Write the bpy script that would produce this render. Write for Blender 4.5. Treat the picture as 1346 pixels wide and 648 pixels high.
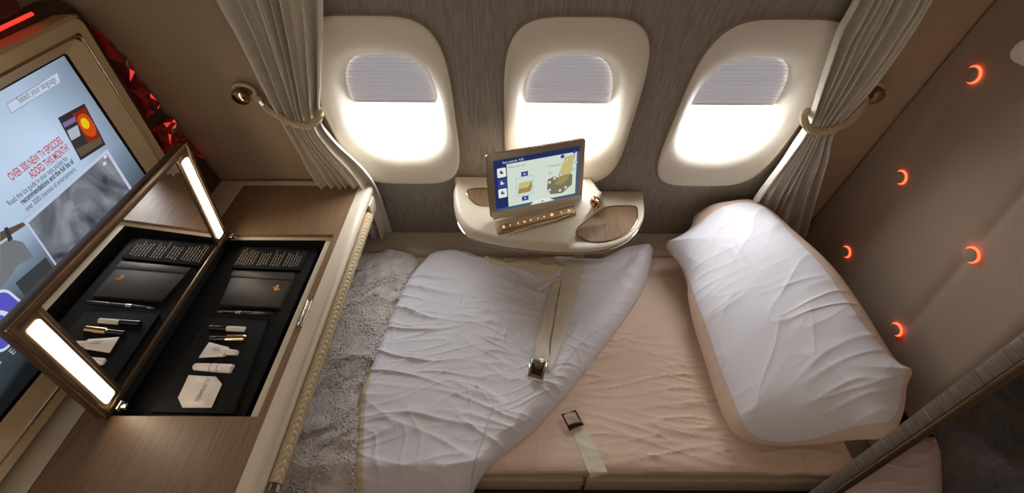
import bpy, bmesh, math, random
from mathutils import Vector, Matrix, noise
from mathutils.geometry import tessellate_polygon
random.seed(7)
V = Vector
C = bpy.context.scene.collection
for o in list(bpy.data.objects): bpy.data.objects.remove(o, do_unlink=True)
sc = bpy.context.scene
R = math.radians

# ------------------------------------------------------------------ camera
FPX, CAMZ = 600.0, 1.90
pitch, roll = R(-44.2), R(0.3)
FW = V((0, math.cos(pitch), math.sin(pitch)))
rx = V((1, 0, 0)); ux = rx.cross(FW)
RT = math.cos(roll)*rx + math.sin(roll)*ux
UP = -math.sin(roll)*rx + math.cos(roll)*ux
CAM = V((0, 0, CAMZ))
cam = bpy.data.cameras.new('camera'); cam.sensor_width = 36; cam.lens = FPX/1346*36
cam.clip_start = 0.02
co = bpy.data.objects.new('camera', cam); C.objects.link(co)
m = Matrix((RT, UP, -FW)).transposed().to_4x4(); m.translation = CAM
co.matrix_world = m
sc.camera = co

# ------------------------------------------------------------------ light and exposure
sc.view_settings.view_transform = 'Standard'
sc.view_settings.look = 'None'
sc.view_settings.gamma = 1
sc.view_settings.exposure = 0.0
wd = bpy.data.worlds.new('sky'); sc.world = wd; wd.use_nodes = True
wd.node_tree.nodes['Background'].inputs[0].default_value = (0.86, 0.93, 1, 1)
wd.node_tree.nodes['Background'].inputs[1].default_value = 3.0
TILT = R(14.8)
DN = V((0, math.sin(TILT), -math.cos(TILT)))     # down along the cabin side wall
NR = V((0, -math.cos(TILT), -math.sin(TILT)))    # wall normal towards the room
W0 = V((0, 1.252, CAMZ-.381))
def wp(x, s, d=0):                                # s: distance down the wall from the window panel top line, d: out into the room
    return W0 + V((x, 0, 0)) + DN*s + NR*d
def wz(z):                                        # wall depth at height z
    return W0.y + (W0.z-z)*math.tan(TILT)
WIN = [(-0.390, 0.348), (0.180, 0.348), (0.724, 0.352)]   # window panel centres on the wall (x, s)
def area(name, loc, direction, sx, sy, power, col, spread=180):
    l = bpy.data.lights.new(name, 'AREA'); l.shape = 'RECTANGLE'; l.size = sx; l.size_y = sy
    l.energy = power; l.color = col; l.spread = R(spread)
    o = bpy.data.objects.new(name, l); C.objects.link(o); o.location = loc
    o.rotation_euler = V(direction).to_track_quat('-Z', 'Y').to_euler(); return o
WINPOW, CEILPOW, FILLPOW = 18, 2.0, 5.5
for (x, s) in WIN:
    o = area('window_daylight', wp(x, s, -.16), NR, .5, .62, WINPOW, (0.93, 0.955, 1))
area('ceiling_wash', (0.15, -0.05, 2.2), (0, .25, -1), 1.6, .9, CEILPOW, (1, .78, .60))
area('aisle_fill', (0.0, -0.8, 1.75), (0, 1, .05), 2.4, .5, FILLPOW, (1, .90, .80))  # unseen fill added behind the camera to lift the window wall and shell

# ------------------------------------------------------------------ pixel rays onto real planes
def ray(px, py): return FW + RT*((px-673)/FPX) - UP*((py-324)/FPX)
def PL(px, py, p0, n):
    d = ray(px, py); return CAM + d*(((V(p0)-CAM).dot(V(n)))/d.dot(V(n)))
def PZ(px, py, z): return PL(px, py, (0, 0, z), (0, 0, 1))
def PX(px, py, x): return PL(px, py, (x, 0, 0), (1, 0, 0))
def PW(px, py, d=0): return PL(px, py, W0+NR*d, NR)

# ------------------------------------------------------------------ materials
def mat(name, col, rough=.6, metal=0, spec=.5, emit=None, est=0, coat=0, sheen=0, trans=0, alpha=1):
    m = bpy.data.materials.new(name); m.use_nodes = True
    b = m.node_tree.nodes['Principled BSDF']
    b.inputs['Base Color'].default_value = (*col, 1); b.inputs['Roughness'].default_value = rough
    b.inputs['Metallic'].default_value = metal; b.inputs['Specular IOR Level'].default_value = spec
    b.inputs['Coat Weight'].default_value = coat; b.inputs['Sheen Weight'].default_value = sheen
    b.inputs['Transmission Weight'].default_value = trans; b.inputs['Alpha'].default_value = alpha
    if emit: b.inputs['Emission Color'].default_value = (*emit, 1); b.inputs['Emission Strength'].default_value = est
    return m
def srgb(r, g, b):
    f = lambda c: (c/255/12.92 if c/255 < .04045 else ((c/255+.055)/1.055)**2.4)
    return (f(r), f(g), f(b))
def grain(m, c1, c2, scale, bump=.1, dist=.002, detail=6, lo=.3, hi=.7, rot=None):
    """mix two colours by stretched noise in object space, with bump"""
    nt = m.node_tree; N = nt.nodes; L = nt.links; b = N['Principled BSDF']
    tc = N.new('ShaderNodeTexCoord'); mp = N.new('ShaderNodeMapping'); nz = N.new('ShaderNodeTexNoise')
    cr = N.new('ShaderNodeValToRGB'); bp = N.new('ShaderNodeBump')
    mp.inputs['Scale'].default_value = scale
    if rot: mp.inputs['Rotation'].default_value = rot
    nz.inputs['Scale'].default_value = 1; nz.inputs['Detail'].default_value = detail
    cr.color_ramp.elements[0].position = lo; cr.color_ramp.elements[0].color = (*c1, 1)
    cr.color_ramp.elements[1].position = hi; cr.color_ramp.elements[1].color = (*c2, 1)
    bp.inputs['Strength'].default_value = bump; bp.inputs['Distance'].default_value = dist
    L.new(tc.outputs['Object'], mp.inputs[0]); L.new(mp.outputs[0], nz.inputs[0]); L.new(nz.outputs['Fac'], cr.inputs[0])
    L.new(cr.outputs[0], b.inputs['Base Color']); L.new(nz.outputs['Fac'], bp.inputs['Height']); L.new(bp.outputs[0], b.inputs['Normal'])
    return m
def mul(c, k): return tuple(min(1, x*k) for x in c)
def gm(name, col, amp, scale, **k):
    kw = {q: k.pop(q) for q in ('bump', 'dist', 'detail', 'lo', 'hi', 'rot') if q in k}
    return grain(mat(name, col, **k), mul(col, 1-amp), mul(col, 1+amp), scale, **kw)

M = {}
M['veneer'] = gm('veneer', srgb(132, 104, 78), .30, (420, 9, 60), rough=.42, bump=.12, dist=.0006)
M['veneer_dark'] = gm('veneer_dark', srgb(96, 70, 48), .25, (420, 9, 60), rough=.35, bump=.1, dist=.0006)
M['wallcloth'] = gm('wall_cloth', srgb(146, 137, 126), .28, (260, 14, 14), rough=.75, bump=.35, dist=.0015)
M['suede'] = gm('suede', srgb(172, 148, 118), .07, (300, 300, 300), rough=.9, sheen=.2, bump=.1, dist=.0008)
M['seatsuede'] = gm('seat_suede', srgb(158, 138, 118), .08, (420, 420, 420), rough=.9, sheen=.15, bump=.12, dist=.0008)
M['cream'] = gm('cream_plastic', srgb(214, 202, 180), .03, (300, 300, 300), rough=.38, bump=.04, dist=.0005)
M['cream_leather'] = gm('cream_leather', srgb(190, 172, 146), .05, (500, 500, 500), rough=.5, bump=.15, dist=.0006)
M['panel'] = gm('window_panel', srgb(228, 218, 200), .02, (400, 400, 400), rough=.5, bump=.03, dist=.0004)
M['piping'] = mat('piping', srgb(150, 126, 102), .6)
M['curtain'] = gm('curtain_cloth', srgb(214, 205, 188), .08, (700, 40, 40), rough=.85, sheen=.2, bump=.25, dist=.001)
M['rope'] = gm('rope_cord', srgb(196, 176, 140), .15, (300, 300, 300), rough=.7, bump=.3)
M['gold'] = mat('bronze_chrome', srgb(196, 168, 132), .16, metal=1)
M['chrome'] = mat('chrome', srgb(225, 218, 210), .1, metal=1)
M['steel'] = gm('brushed_metal', srgb(124, 114, 102), .36, (20, 20, 260), rough=.42, metal=.5, bump=.1, dist=.0004)
M['bronze'] = gm('bronze_frame', srgb(120, 96, 72), .08, (40, 40, 40), rough=.3, metal=.75, bump=.02)
M['bezel'] = gm('bezel_bronze', srgb(222, 198, 156), .04, (200, 200, 200), rough=.45, metal=.1, bump=.02)
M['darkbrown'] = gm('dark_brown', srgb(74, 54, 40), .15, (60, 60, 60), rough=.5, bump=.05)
M['black'] = mat('black_card', srgb(17, 16, 15), .7, spec=.25)
M['blackgloss'] = mat('black_gloss', srgb(20, 19, 19), .2)
M['notebook'] = gm('notebook_cover', srgb(58, 50, 44), .15, (600, 600, 600), rough=.45, bump=.3, dist=.0006)
M['mirror'] = mat('mirror', (.9, .9, .9), .02, metal=1)
M['lamp'] = mat('lamp_strip', (1, 1, 1), .5, emit=(1, .86, .66), est=11)
M['white'] = mat('white_plastic', srgb(238, 230, 222), .4)
M['paper'] = gm('foil_paper', srgb(226, 214, 204), .05, (80, 80, 80), rough=.3, bump=.3, dist=.002)
M['ink'] = mat('ink', srgb(60, 55, 55), .6)
M['greyink'] = mat('grey_ink', srgb(200, 180, 160), .6)
M['goldink'] = mat('gold_ink', srgb(206, 150, 80), .35, metal=.6)
M['linen'] = gm('white_linen', srgb(232, 229, 234), .03, (900, 900, 900), rough=.75, sheen=.15, bump=.12, dist=.0006)
M['pink'] = gm('blush_linen', srgb(228, 200, 178), .03, (900, 900, 900), rough=.75, sheen=.12, bump=.12, dist=.0006)
M['lilac'] = gm('lilac_linen', srgb(205, 186, 182), .03, (900, 900, 900), rough=.75, bump=.12, dist=.0006)
M['hem'] = gm('cream_hem', srgb(222, 206, 178), .05, (700, 700, 700), rough=.7, bump=.1)
M['belt'] = gm('belt_webbing', srgb(226, 216, 196), .08, (900, 60, 60), rough=.55, bump=.25, dist=.0008)
M['fleece'] = gm('fleece', srgb(214, 204, 198), .2, (38, 38, 38), rough=.95, sheen=.5, bump=1, dist=.01)
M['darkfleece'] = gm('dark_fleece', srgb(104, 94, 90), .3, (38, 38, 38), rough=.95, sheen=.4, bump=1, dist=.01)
M['carpet'] = gm('carpet', srgb(70, 40, 34), .3, (300, 300, 300), rough=.95, bump=.5)
M['shellw'] = gm('cabin_shell', srgb(150, 132, 112), .04, (30, 30, 30), rough=.8)
M['redglow'] = mat('red_glow', (.5, .02, .02), .4, emit=(1, .035, .02), est=1.6)
M['ringglow'] = mat('ring_glow', (.8, .1, .05), .4, emit=(1, .09, .03), est=3.6)
M['crystal'] = mat('red_crystal', srgb(90, 8, 10), .12, emit=(.8, .012, .012), est=.05, coat=.6)
M['crystal_dark'] = mat('dark_crystal', srgb(44, 8, 8), .15, emit=(.3, .0, .0), est=.04, coat=.6)
M['crystal_hot'] = mat('bright_crystal', srgb(190, 30, 30), .12, emit=(1, .06, .05), est=.8, coat=.6)
M['amber'] = mat('amber_icon', (.8, .3, .1), .4, emit=(1, .34, .08), est=1.6)
def emis(name, c, st=1.0):
    return mat(name, (0, 0, 0), .35, emit=c, est=st, spec=.2)
# shade: pleated translucent cloth
def make_shade():
    m = bpy.data.materials.new('pleated_shade'); m.use_nodes = True; nt = m.node_tree; N = nt.nodes; N.clear()
    o = N.new('ShaderNodeOutputMaterial'); mx = N.new('ShaderNodeMixShader'); d = N.new('ShaderNodeBsdfDiffuse'); t = N.new('ShaderNodeBsdfTranslucent')
    d.inputs[0].default_value = (*srgb(172, 167, 168), 1); t.inputs[0].default_value = (*srgb(100, 97, 98), 1)
    mx.inputs[0].default_value = .12
    nt.links.new(d.outputs[0], mx.inputs[1]); nt.links.new(t.outputs[0], mx.inputs[2]); nt.links.new(mx.outputs[0], o.inputs[0]); return m
M['shade'] = make_shade()
def make_pane():
    m = bpy.data.materials.new('window_pane'); m.use_nodes = True; nt = m.node_tree; N = nt.nodes; N.clear()
    o = N.new('ShaderNodeOutputMaterial'); mx = N.new('ShaderNodeMixShader'); d = N.new('ShaderNodeBsdfTransparent'); g = N.new('ShaderNodeBsdfGlossy')
    g.inputs['Roughness'].default_value = .03; mx.inputs[0].default_value = .07
    nt.links.new(d.outputs[0], mx.inputs[1]); nt.links.new(g.outputs[0], mx.inputs[2]); nt.links.new(mx.outputs[0], o.inputs[0]); return m
M['pane'] = make_pane()

# ------------------------------------------------------------------ builders
def worldloc(p):
    v = V((0, 0, 0))
    while p: v = v + p.location; p = p.parent
    return v
def obj(name, verts, faces, ms, parent=None, smooth=True, mi=None, angle=40):
    verts = [V(v) for v in verts]
    me = bpy.data.meshes.new(name)
    if parent: off = worldloc(parent); loc = V((0, 0, 0))
    else:
        xs = [v.x for v in verts]; ys = [v.y for v in verts]; zs = [v.z for v in verts]
        off = V(((min(xs)+max(xs))/2, (min(ys)+max(ys))/2, min(zs))); loc = off
    me.from_pydata([v-off for v in verts], [], faces)
    for q in (ms if isinstance(ms, (list, tuple)) else [ms]): me.materials.append(q)
    if mi: 
        for i, p in enumerate(me.polygons): p.material_index = mi[i]
    bm = bmesh.new(); bm.from_mesh(me); bmesh.ops.recalc_face_normals(bm, faces=bm.faces) if parent is not False else None
    if smooth:
        for f in bm.faces: f.smooth = True
        for e in bm.edges:
            if len(e.link_faces) == 2 and e.calc_face_angle(0) > R(angle): e.smooth = False
    bm.to_mesh(me); bm.free(); me.update()
    o = bpy.data.objects.new(name, me); C.objects.link(o); o.location = loc
    if parent: o.parent = parent
    return o
def tag(o, label=None, cat=None, group=None, kind=None):
    if label: o['label'] = label
    if cat: o['category'] = cat
    if group: o['group'] = group
    if kind: o['kind'] = kind
    return o
def thing(name, loc, label, cat, group=None):
    o = bpy.data.objects.new(name, None); C.objects.link(o); o.location = loc; o.empty_display_size = .05
    return tag(o, label, cat, group)
class MB:
    def __init__(s): s.v = []; s.f = []; s.mi = []
    def add(s, vs, fs, mi=0):
        b = len(s.v); s.v += [V(v) for v in vs]; s.f += [[i+b for i in f] for f in fs]; s.mi += [mi]*len(fs); return s
    def frame_box(s, o, a, b, c, bev=0, mi=0, seg=2):
        """box spanned by vectors a, b, c from corner o, with bevel"""
        o, a, b, c = V(o), V(a), V(b), V(c)
        bm = bmesh.new()
        vs = [bm.verts.new(o+a*i+b*j+c*k) for i in (0, 1) for j in (0, 1) for k in (0, 1)]
        for q in ((0,1,3,2),(4,6,7,5),(0,4,5,1),(2,3,7,6),(0,2,6,4),(1,5,7,3)): bm.faces.new([vs[i] for i in q])
        if bev: bmesh.ops.bevel(bm, geom=bm.edges[:], offset=bev, segments=seg, affect='EDGES', profile=.5)
        bm.verts.index_update()
        s.add([v.co.copy() for v in bm.verts], [[v.index for v in f.verts] for f in bm.faces], mi); bm.free(); return s
    def box(s, lo, hi, bev=0, mi=0, seg=2):
        lo, hi = V(lo), V(hi); d = hi-lo
        return s.frame_box(lo, (d.x,0,0), (0,d.y,0), (0,0,d.z), bev, mi, seg)
    def prism(s, pts, n, h, bev=0, mi=0, seg=2):
        """planar polygon extruded along n by h"""
        bm = bmesh.new(); n = V(n)
        a = [bm.verts.new(V(p)) for p in pts]; b = [bm.verts.new(V(p)+n*h) for p in pts]
        k = len(pts)
        bm.faces.new(a); top = bm.faces.new(b[::-1])
        for i in range(k): bm.faces.new([a[i], b[i], b[(i+1)%k], a[(i+1)%k]])
        if bev: bmesh.ops.bevel(bm, geom=[e for e in top.edges], offset=bev, segments=seg, affect='EDGES', profile=.5)
        bm.verts.index_update()
        s.add([v.co.copy() for v in bm.verts], [[v.index for v in f.verts] for f in bm.faces], mi); bm.free(); return s
    def tube(s, path, r, n=10, mi=0, closed=False, cap=True, flat=1.0):
        path = [V(p) for p in path]; k = len(path); rings = []
        rr = r if isinstance(r, (list, tuple)) else [r]*k
        t0 = None; nrm = None
        for i, p in enumerate(path):
            a = path[(i-1) % k] if (closed or i > 0) else p; b = path[(i+1) % k] if (closed or i < k-1) else p
            t = (b-a).normalized()
            if nrm is None:
                nrm = t.cross(V((0,0,1)));
                if nrm.length < .1: nrm = t.cross(V((1,0,0)))
                nrm.normalize()
            else: nrm = (nrm - t*nrm.dot(t)).normalized()
            bn = t.cross(nrm)
            rings.append([p + (nrm*math.cos(2*math.pi*j/n) + bn*math.sin(2*math.pi*j/n)*flat)*rr[i] for j in range(n)])
        vs = [q for r_ in rings for q in r_]; fs = []
        for i in range(k if closed else k-1):
            for j in range(n):
                i2 = (i+1) % k; fs.append([i*n+j, i*n+(j+1)%n, i2*n+(j+1)%n, i2*n+j])
        if cap and not closed: fs += [list(range(n))[::-1], [(k-1)*n+j for j in range(n)]]
        return s.add(vs, fs, mi)
    def lathe(s, c, ax, prof, n=32, mi=0):
        c = V(c); ax = V(ax).normalized(); a = ax.orthogonal().normalized(); b = ax.cross(a); vs = []; fs = []
        for (r, h) in prof:
            for j in range(n):
                t = 2*math.pi*j/n; vs.append(c+ax*h+(a*math.cos(t)+b*math.sin(t))*r)
        k = len(prof)
        for i in range(k-1):
            for j in range(n): fs.append([i*n+j, i*n+(j+1)%n, (i+1)*n+(j+1)%n, (i+1)*n+j])
        if prof[0][0] > 1e-5: fs.append(list(range(n))[::-1])
        if prof[-1][0] > 1e-5: fs.append([(k-1)*n+j for j in range(n)])
        return s.add(vs, fs, mi)
    def build(s, name, ms, parent=None, smooth=True, angle=40):
        return obj(name, s.v, s.f, ms, parent, smooth, s.mi, angle)
def rr2(w, h, r, n=8):
    """rounded rectangle, centred"""
    out = []
    for (cx, cy, a0) in ((w/2-r, h/2-r, 0), (-w/2+r, h/2-r, 90), (-w/2+r, -h/2+r, 180), (w/2-r, -h/2+r, 270)):
        for i in range(n+1):
            a = R(a0+90*i/n); out.append((cx+r*math.cos(a), cy+r*math.sin(a)))
    return out
def superel(hw, hh, e, n=96):
    out = []
    for i in range(n):
        t = 2*math.pi*i/n; c, s_ = math.cos(t), math.sin(t)
        out.append((hw*math.copysign(abs(c)**(2/e), c), hh*math.copysign(abs(s_)**(2/e), s_)))
    return out
def poly_holes(outer, holes, to3):
    """flat sheet with holes"""
    ps = [[V((x, y, 0)) for x, y in outer]] + [[V((x, y, 0)) for x, y in h] for h in holes]
    flat = [p for q in ps for p in q]
    tris = tessellate_polygon(ps)
    return [to3(p.x, p.y) for p in flat], [list(t) for t in tris]
def text(name, body, size, m, parent, o, xd, yd, align='LEFT', squeeze=1, bold=0):
    cu = bpy.data.curves.new('t', 'FONT'); cu.body = body; cu.size = size; cu.align_x = align; cu.offset = bold
    t = bpy.data.objects.new('t', cu); C.objects.link(t)
    dg = bpy.context.evaluated_depsgraph_get(); me = bpy.data.meshes.new_from_object(t.evaluated_get(dg))
    xd, yd, o = V(xd).normalized(), V(yd).normalized(), V(o)
    vs = [o+xd*v.co.x*squeeze+yd*v.co.y for v in me.vertices]; fs = [list(p.vertices) for p in me.polygons]
    bpy.data.objects.remove(t); bpy.data.curves.remove(cu); bpy.data.meshes.remove(me)
    return vs, fs
def inpoly(x, y, P):
    c = False; j = len(P)-1
    for i in range(len(P)):
        if (P[i][1] > y) != (P[j][1] > y) and x < (P[j][0]-P[i][0])*(y-P[i][1])/(P[j][1]-P[i][1])+P[i][0]: c = not c
        j = i
    return c
def edist(x, y, P):
    d = 9
    for i in range(len(P)):
        ax, ay = P[i-1]; bx, by = P[i]; dx, dy = bx-ax, by-ay
        t = max(0, min(1, ((x-ax)*dx+(y-ay)*dy)/(dx*dx+dy*dy+1e-12)))
        d = min(d, math.hypot(x-ax-dx*t, y-ay-dy*t))
    return d
def smoothpoly(P, it=3):
    for _ in range(it):
        Q = []
        for i in range(len(P)):
            a, b = P[i], P[(i+1) % len(P)]
            Q += [tuple(a[k]*.75+b[k]*.25 for k in range(len(a))), tuple(a[k]*.25+b[k]*.75 for k in range(len(a)))]
        P = Q
    return P
def nz(x, y, z=0): return noise.noise(V((x, y, z)))
def ridge(x, y, z=0): return 1-abs(nz(x, y, z))*2.2
def wrinkle(x, y, ang, sl, sw, amp, seed=0, warp=.35):
    """long creases running along direction ang: sl = length, sw = spacing"""
    c, s = math.cos(ang), math.sin(ang); u = x*c+y*s; v = -x*s+y*c
    v += warp*sw*3*nz(u/sl*1.3+seed, v/sl*1.3, seed)
    r = max(0, ridge(u/sl+seed*3.1, v/sw, seed))
    return amp*(r**6*.75+r*r*.25)*min(1, max(0, .5+1.6*nz(x*4+seed, y*4, seed*2)))
def starpatch(P, center, zf, base, nr=80, na=360, under=True):
    """closed cushion over star-shaped outline P (list of (x,y)); zf(x,y,d)-> z ; base(x,y) -> z of underside"""
    cx, cy = center; n = len(P)
    # resample the outline by angle
    pts = []
    for j in range(na):
        a = 2*math.pi*j/na; dx, dy = math.cos(a), math.sin(a); best = None
        for i in range(n):
            ax, ay = P[i-1]; bx, by = P[i]; ex, ey = bx-ax, by-ay
            den = dx*ey-dy*ex
            if abs(den) < 1e-12: continue
            t = ((ax-cx)*ey-(ay-cy)*ex)/den; u = ((ax-cx)*dy-(ay-cy)*dx)/den
            if t > 0 and -1e-9 <= u <= 1+1e-9 and (best is None or t > best): best = t
        pts.append(best or .01)
    vs = [V((cx, cy, zf(cx, cy, edist(cx, cy, P))))]; fs = []
    for i in range(1, nr+1):
        f = i/nr; f = 1-(1-f)**1.25
        for j in range(na):
            a = 2*math.pi*j/na; x = cx+math.cos(a)*pts[j]*f; y = cy+math.sin(a)*pts[j]*f
            vs.append(V((x, y, zf(x, y, edist(x, y, P) if i < nr else 0))))
    idx = lambda i, j: 1+(i-1)*na+(j % na)
    for j in range(na): fs.append([0, idx(1, j), idx(1, j+1)])
    for i in range(1, nr):
        for j in range(na): fs.append([idx(i, j), idx(i+1, j), idx(i+1, j+1), idx(i, j+1)])
    if under:
        b = len(vs)
        for j in range(na):
            a = 2*math.pi*j/na; x = cx+math.cos(a)*pts[j]*.985; y = cy+math.sin(a)*pts[j]*.985
            vs.append(V((x, y, base(x, y))))
        vs.append(V((cx, cy, base(cx, cy))))
        for j in range(na):
            j2 = (j+1) % na
            fs.append([idx(nr, j), b+j, b+j2, idx(nr, j2)]); fs.append([b+j2, b+j, b+na])
    return vs, fs

BEDZ = 0.48
# ================================================================== THE SETTING
HX, HY0, HZ = 1.75, -0.9, 2.3
def struct(o): o['kind'] = 'structure'; return o
struct(MB().box((-HX, HY0, -.05), (HX, 1.75, 0)).build('floor', M['carpet']))
struct(MB().box((-HX, HY0, HZ), (HX, 1.75, HZ+.05)).build('ceiling', M['shellw']))
struct(MB().box((-HX, HY0-.05, -.05), (HX, HY0, HZ+.05)).build('wall_aisle', M['shellw']))
struct(MB().box((HX, HY0-.05, -.05), (HX+.05, 1.75, HZ+.05)).build('wall_right', M['seatsuede']))
# partition behind the television
struct(MB().box((-HX, HY0-.05, -.05), (-1.14, 1.70, HZ+.05)).build('wall_left', M['suede']))
# window wall: a leaning sheet with three openings
def wall_sheet():
    s_top = -(HZ+.02-W0.z)/math.cos(TILT); s_bot = (W0.z+.02)/math.cos(TILT)
    outer = [(-1.2, s_top), (HX, s_top), (HX, s_bot), (-1.2, s_bot)]
    holes = [[(cx+x, cs+y) for x, y in superel(.200, .332, 4.2)] for cx, cs in WIN]
    vs, fs = poly_holes(outer, holes, lambda x, y: wp(x, y))
    n = len(vs)
    # outer skin gives it thickness
    vs2 = [v-NR*.02 for v in vs]
    fs2 = [[i+n for i in f[::-1]] for f in fs]
    return vs+vs2, fs+fs2
v_, f_ = wall_sheet()
struct(obj('wall_window', v_, f_, M['wallcloth'], smooth=False))

# ---- windows
def window(k, cx, cs):
    root = bpy.data.objects.new('window_%d' % k, None); C.objects.link(root); root.location = wp(cx, cs); struct(root)
    N = 96
    # profile from the outer rim to the opening: (half width, half height, exponent, out of wall, centre shift)
    prof = [(.208, .340, 4.2, -.004, 0), (.209, .341, 4.2, .006, 0), (.205, .337, 4.2, .011, 0), (.198, .330, 4.2, .012, 0),
            (.192, .312, 3.8, .010, .000), (.184, .280, 3.4, .004, .004), (.172, .248, 3.1, -.006, .010),
            (.160, .224, 2.95, -.022, .014), (.151, .210, 2.9, -.042, .018), (.144, .202, 2.9, -.058, .020), (.140, .198, 2.9, -.066, .020), (.139, .197, 2.9, -.069, .020)]
    vs = []; fs = []
    for (hw, hh, e, d, sh) in prof:
        for x, y in superel(hw, hh, e, N): vs.append(wp(cx+x, cs+sh+y, d))
    for i in range(len(prof)-1):
        for j in range(N): fs.append([i*N+j, i*N+(j+1) % N, (i+1)*N+(j+1) % N, (i+1)*N+j])
    obj('window_panel', vs, fs, M['panel'], root, angle=60)
    MB().tube([wp(cx+x, cs+y, .007) for x, y in superel(.2085, .3405, 4.2, N)], .0028, 8, closed=True).build('panel_piping', M['piping'], root)
    # pane
    pts = [wp(cx+x, cs+.020+y, -.088) for x, y in superel(.165, .225, 2.9, N)]
    MB().prism(pts, NR, .003).build('pane', M['pane'], root)
    # pleated shade pulled half way down, behind the lip of the opening
    top = cs-.20; bot = cs+.014; n = 15; prof = []
    for i in range(n*2+1): prof.append((top+(bot-top)*i/(n*2), -.080+(.0065 if i % 2 else 0)))
    vs = []; fs = []
    for (s, d) in prof:
        for x in (-.16, .16): vs.append(wp(cx+x, s, d))
    for i in range(len(prof)-1): fs.append([i*2, i*2+1, i*2+3, i*2+2])
    obj('shade', vs, fs, M['shade'], root, smooth=False)
    MB().tube([wp(cx-.158, bot, -.076), wp(cx+.158, bot, -.076)], .0035, 8).build('shade_rail', M['white'], root)
    return root
for k, (cx, cs) in enumerate(WIN): window(k+1, cx, cs)

# suede covered corner panels each side of the windows
def corner_panel(x0, x1, name, curve):
    n = 24; vs = []; fs = []; rows = [i/16 for i in range(17)]
    for q in rows:
        z = .45+(HZ-.47)*q
        for i in range(n+1):
            u = i/n; x = x0+(x1-x0)*u
            d = .006+.05*curve*max(0, (abs(x-x0)-.25)/abs(x1-x0))**2
            vs.append(V((x, wz(z), z))+NR*d)
    for r in range(16):
        for i in range(n): fs.append([r*(n+1)+i, r*(n+1)+i+1, (r+1)*(n+1)+i+1, (r+1)*(n+1)+i])
    o = obj(name, vs, fs, M['suede']); return struct(o)
corner_panel(-.62, -1.16, 'trim_1', 1.2)
corner_panel(.96, 1.55, 'trim_2', .3)

# ---- ledge under the windows
def ledge(x0, x1):
    prof = [(1.392, .0), (1.392, .47), (1.396, .492), (1.408, .504), (1.425, .508), (1.49, .512), (wz(.512)-.004, .514), (1.60, .40), (1.60, 0)]
    vs = []; fs = []
    for x in (x0, x1):
        for y, z in prof: vs.append((x, y, z))
    k = len(prof)
    for i in range(k): fs.append([i, (i+1) % k, k+(i+1) % k, k+i])
    fs += [list(range(k))[::-1], list(range(k, 2*k))]
    return obj('trim_3', vs, fs, M['cream'])
struct(ledge(-.78, 1.5))

# ================================================================== SEAT SHELL WITH RED LIT BUTTONS
def shx(z): return 1.19+(1.45-z)*.10          # leaning plane of the shell
BTN = [(1280, 98), (1185, 233), (1113, 331), (1278, 335), (1179, 433)]
SHN = V((-1, 0, -.10)).normalized()
btn3 = [PL(px, py, (shx(1.0), 0, 1.0), SHN) for px, py in BTN]
seams = [sum(b.y for b in btn3[:3])/3, sum(b.y for b in btn3[3:])/2]
gap = seams[0]-seams[1]; seams.append(seams[1]-gap)
rowz = [b.z for b in btn3[:3]]
print('buttons', [tuple(round(c, 3) for c in b) for b in btn3])
shell = thing('seat_shell', (1.3, 1.0, .3), 'tall taupe suede seat shell at the head of the bed, dotted with red lit buttons', 'seat back')
def shell_mesh():
    y0 = .63; ny, nzz = 120, 150; vs = []; fs = []
    for j in range(nzz+1):
        z = .47+(2.2-.47)*j/nzz
        y1 = wz(z)-.014
        for i in range(ny+1):
            y = y0+(y1-y0)*i/ny
            d = min(abs(y-s) for s in seams[1:2]); b = .012*(1-math.exp(-(d/.020)**1.3))-.012
            d2 = abs(y-seams[0]); b -= .003*math.exp(-(d2/.03)**2)
            b += .003*math.sin((y-.6)*9)*math.sin(z*5)-.003
            for q in btn3:
                rr = math.hypot(y-q.y, z-q.z); b = b*(1-math.exp(-(rr/.035)**2))+.0055*math.exp(-(rr/.035)**2)*0-.001*math.exp(-(rr/.035)**2)
            b -= .05*max(0, (y0+.06-y)/.06)**2
            vs.append(V((shx(z), y, z))+SHN*b)
    for j in range(nzz):
        for i in range(ny):
            a = j*(ny+1)+i; fs.append([a, a+1, a+ny+2, a+ny+1])
    return vs, fs
vs, fs = shell_mesh()
o = obj('shell_panel', vs, fs, M['seatsuede'], shell); md = o.modifiers.new('solid', 'SOLIDIFY'); md.thickness = .03; md.offset = -1 if o.data.polygons[0].normal.x < 0 else 1
for q in btn3:
    c = q+SHN*.0015
    # red lit ring behind a fabric covered disc
    rg = MB().lathe(c-SHN*.002, SHN, [(.0175, 0), (.0226, .0), (.0226, .003), (.0175, .003), (.0175, 0)], 32).build('light_ring', M['ringglow'], shell)
    MB().lathe(c, SHN, [(.017, 0), (.0190, .004), (.0188, .007), (.0155, .0090), (.008, .0098), (.001, .0100)], 32).build('button', M['seatsuede'], rg)
# reading lamp at the top right
lp = PL(1334, 74, (shx(1.4)-.05, 0, 1.4), (1, 0, 0))
rl = thing('reading_lamp', lp, 'white reading lamp head on the seat shell, cut by the right edge', 'lamp')
a = PX(1321, 76, lp.x); b = PX(1346, 46, lp.x); c = PX(1352, 90, lp.x)
MB().prism(smoothpoly([tuple(p) for p in (a, b, b+V((0, -.10, .02)), c+V((0, -.10, .0)), c)], 3), (1, 0, 0), .018, .005).build('lamp_head', M['white'], rl)
MB().tube([lp+V((.015, -.08, 0)), lp+V((.05, -.09, -.01))], .012, 12).build('bracket', M['chrome'], rl)

# ================================================================== CONSOLE (left)
CZ_ = .88
con = thing('console', (-.78, .8, 0), 'veneered foot-end console with cream rounded edge, open vanity tray sunk in its top', 'console')
CY0, CY1, CX0, CX1 = .16, 1.395, -1.135, -.528
TR = (-.952, .480, -.586, 1.100)     # tray opening
VL = -.992                            # left limit of the veneer
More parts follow.
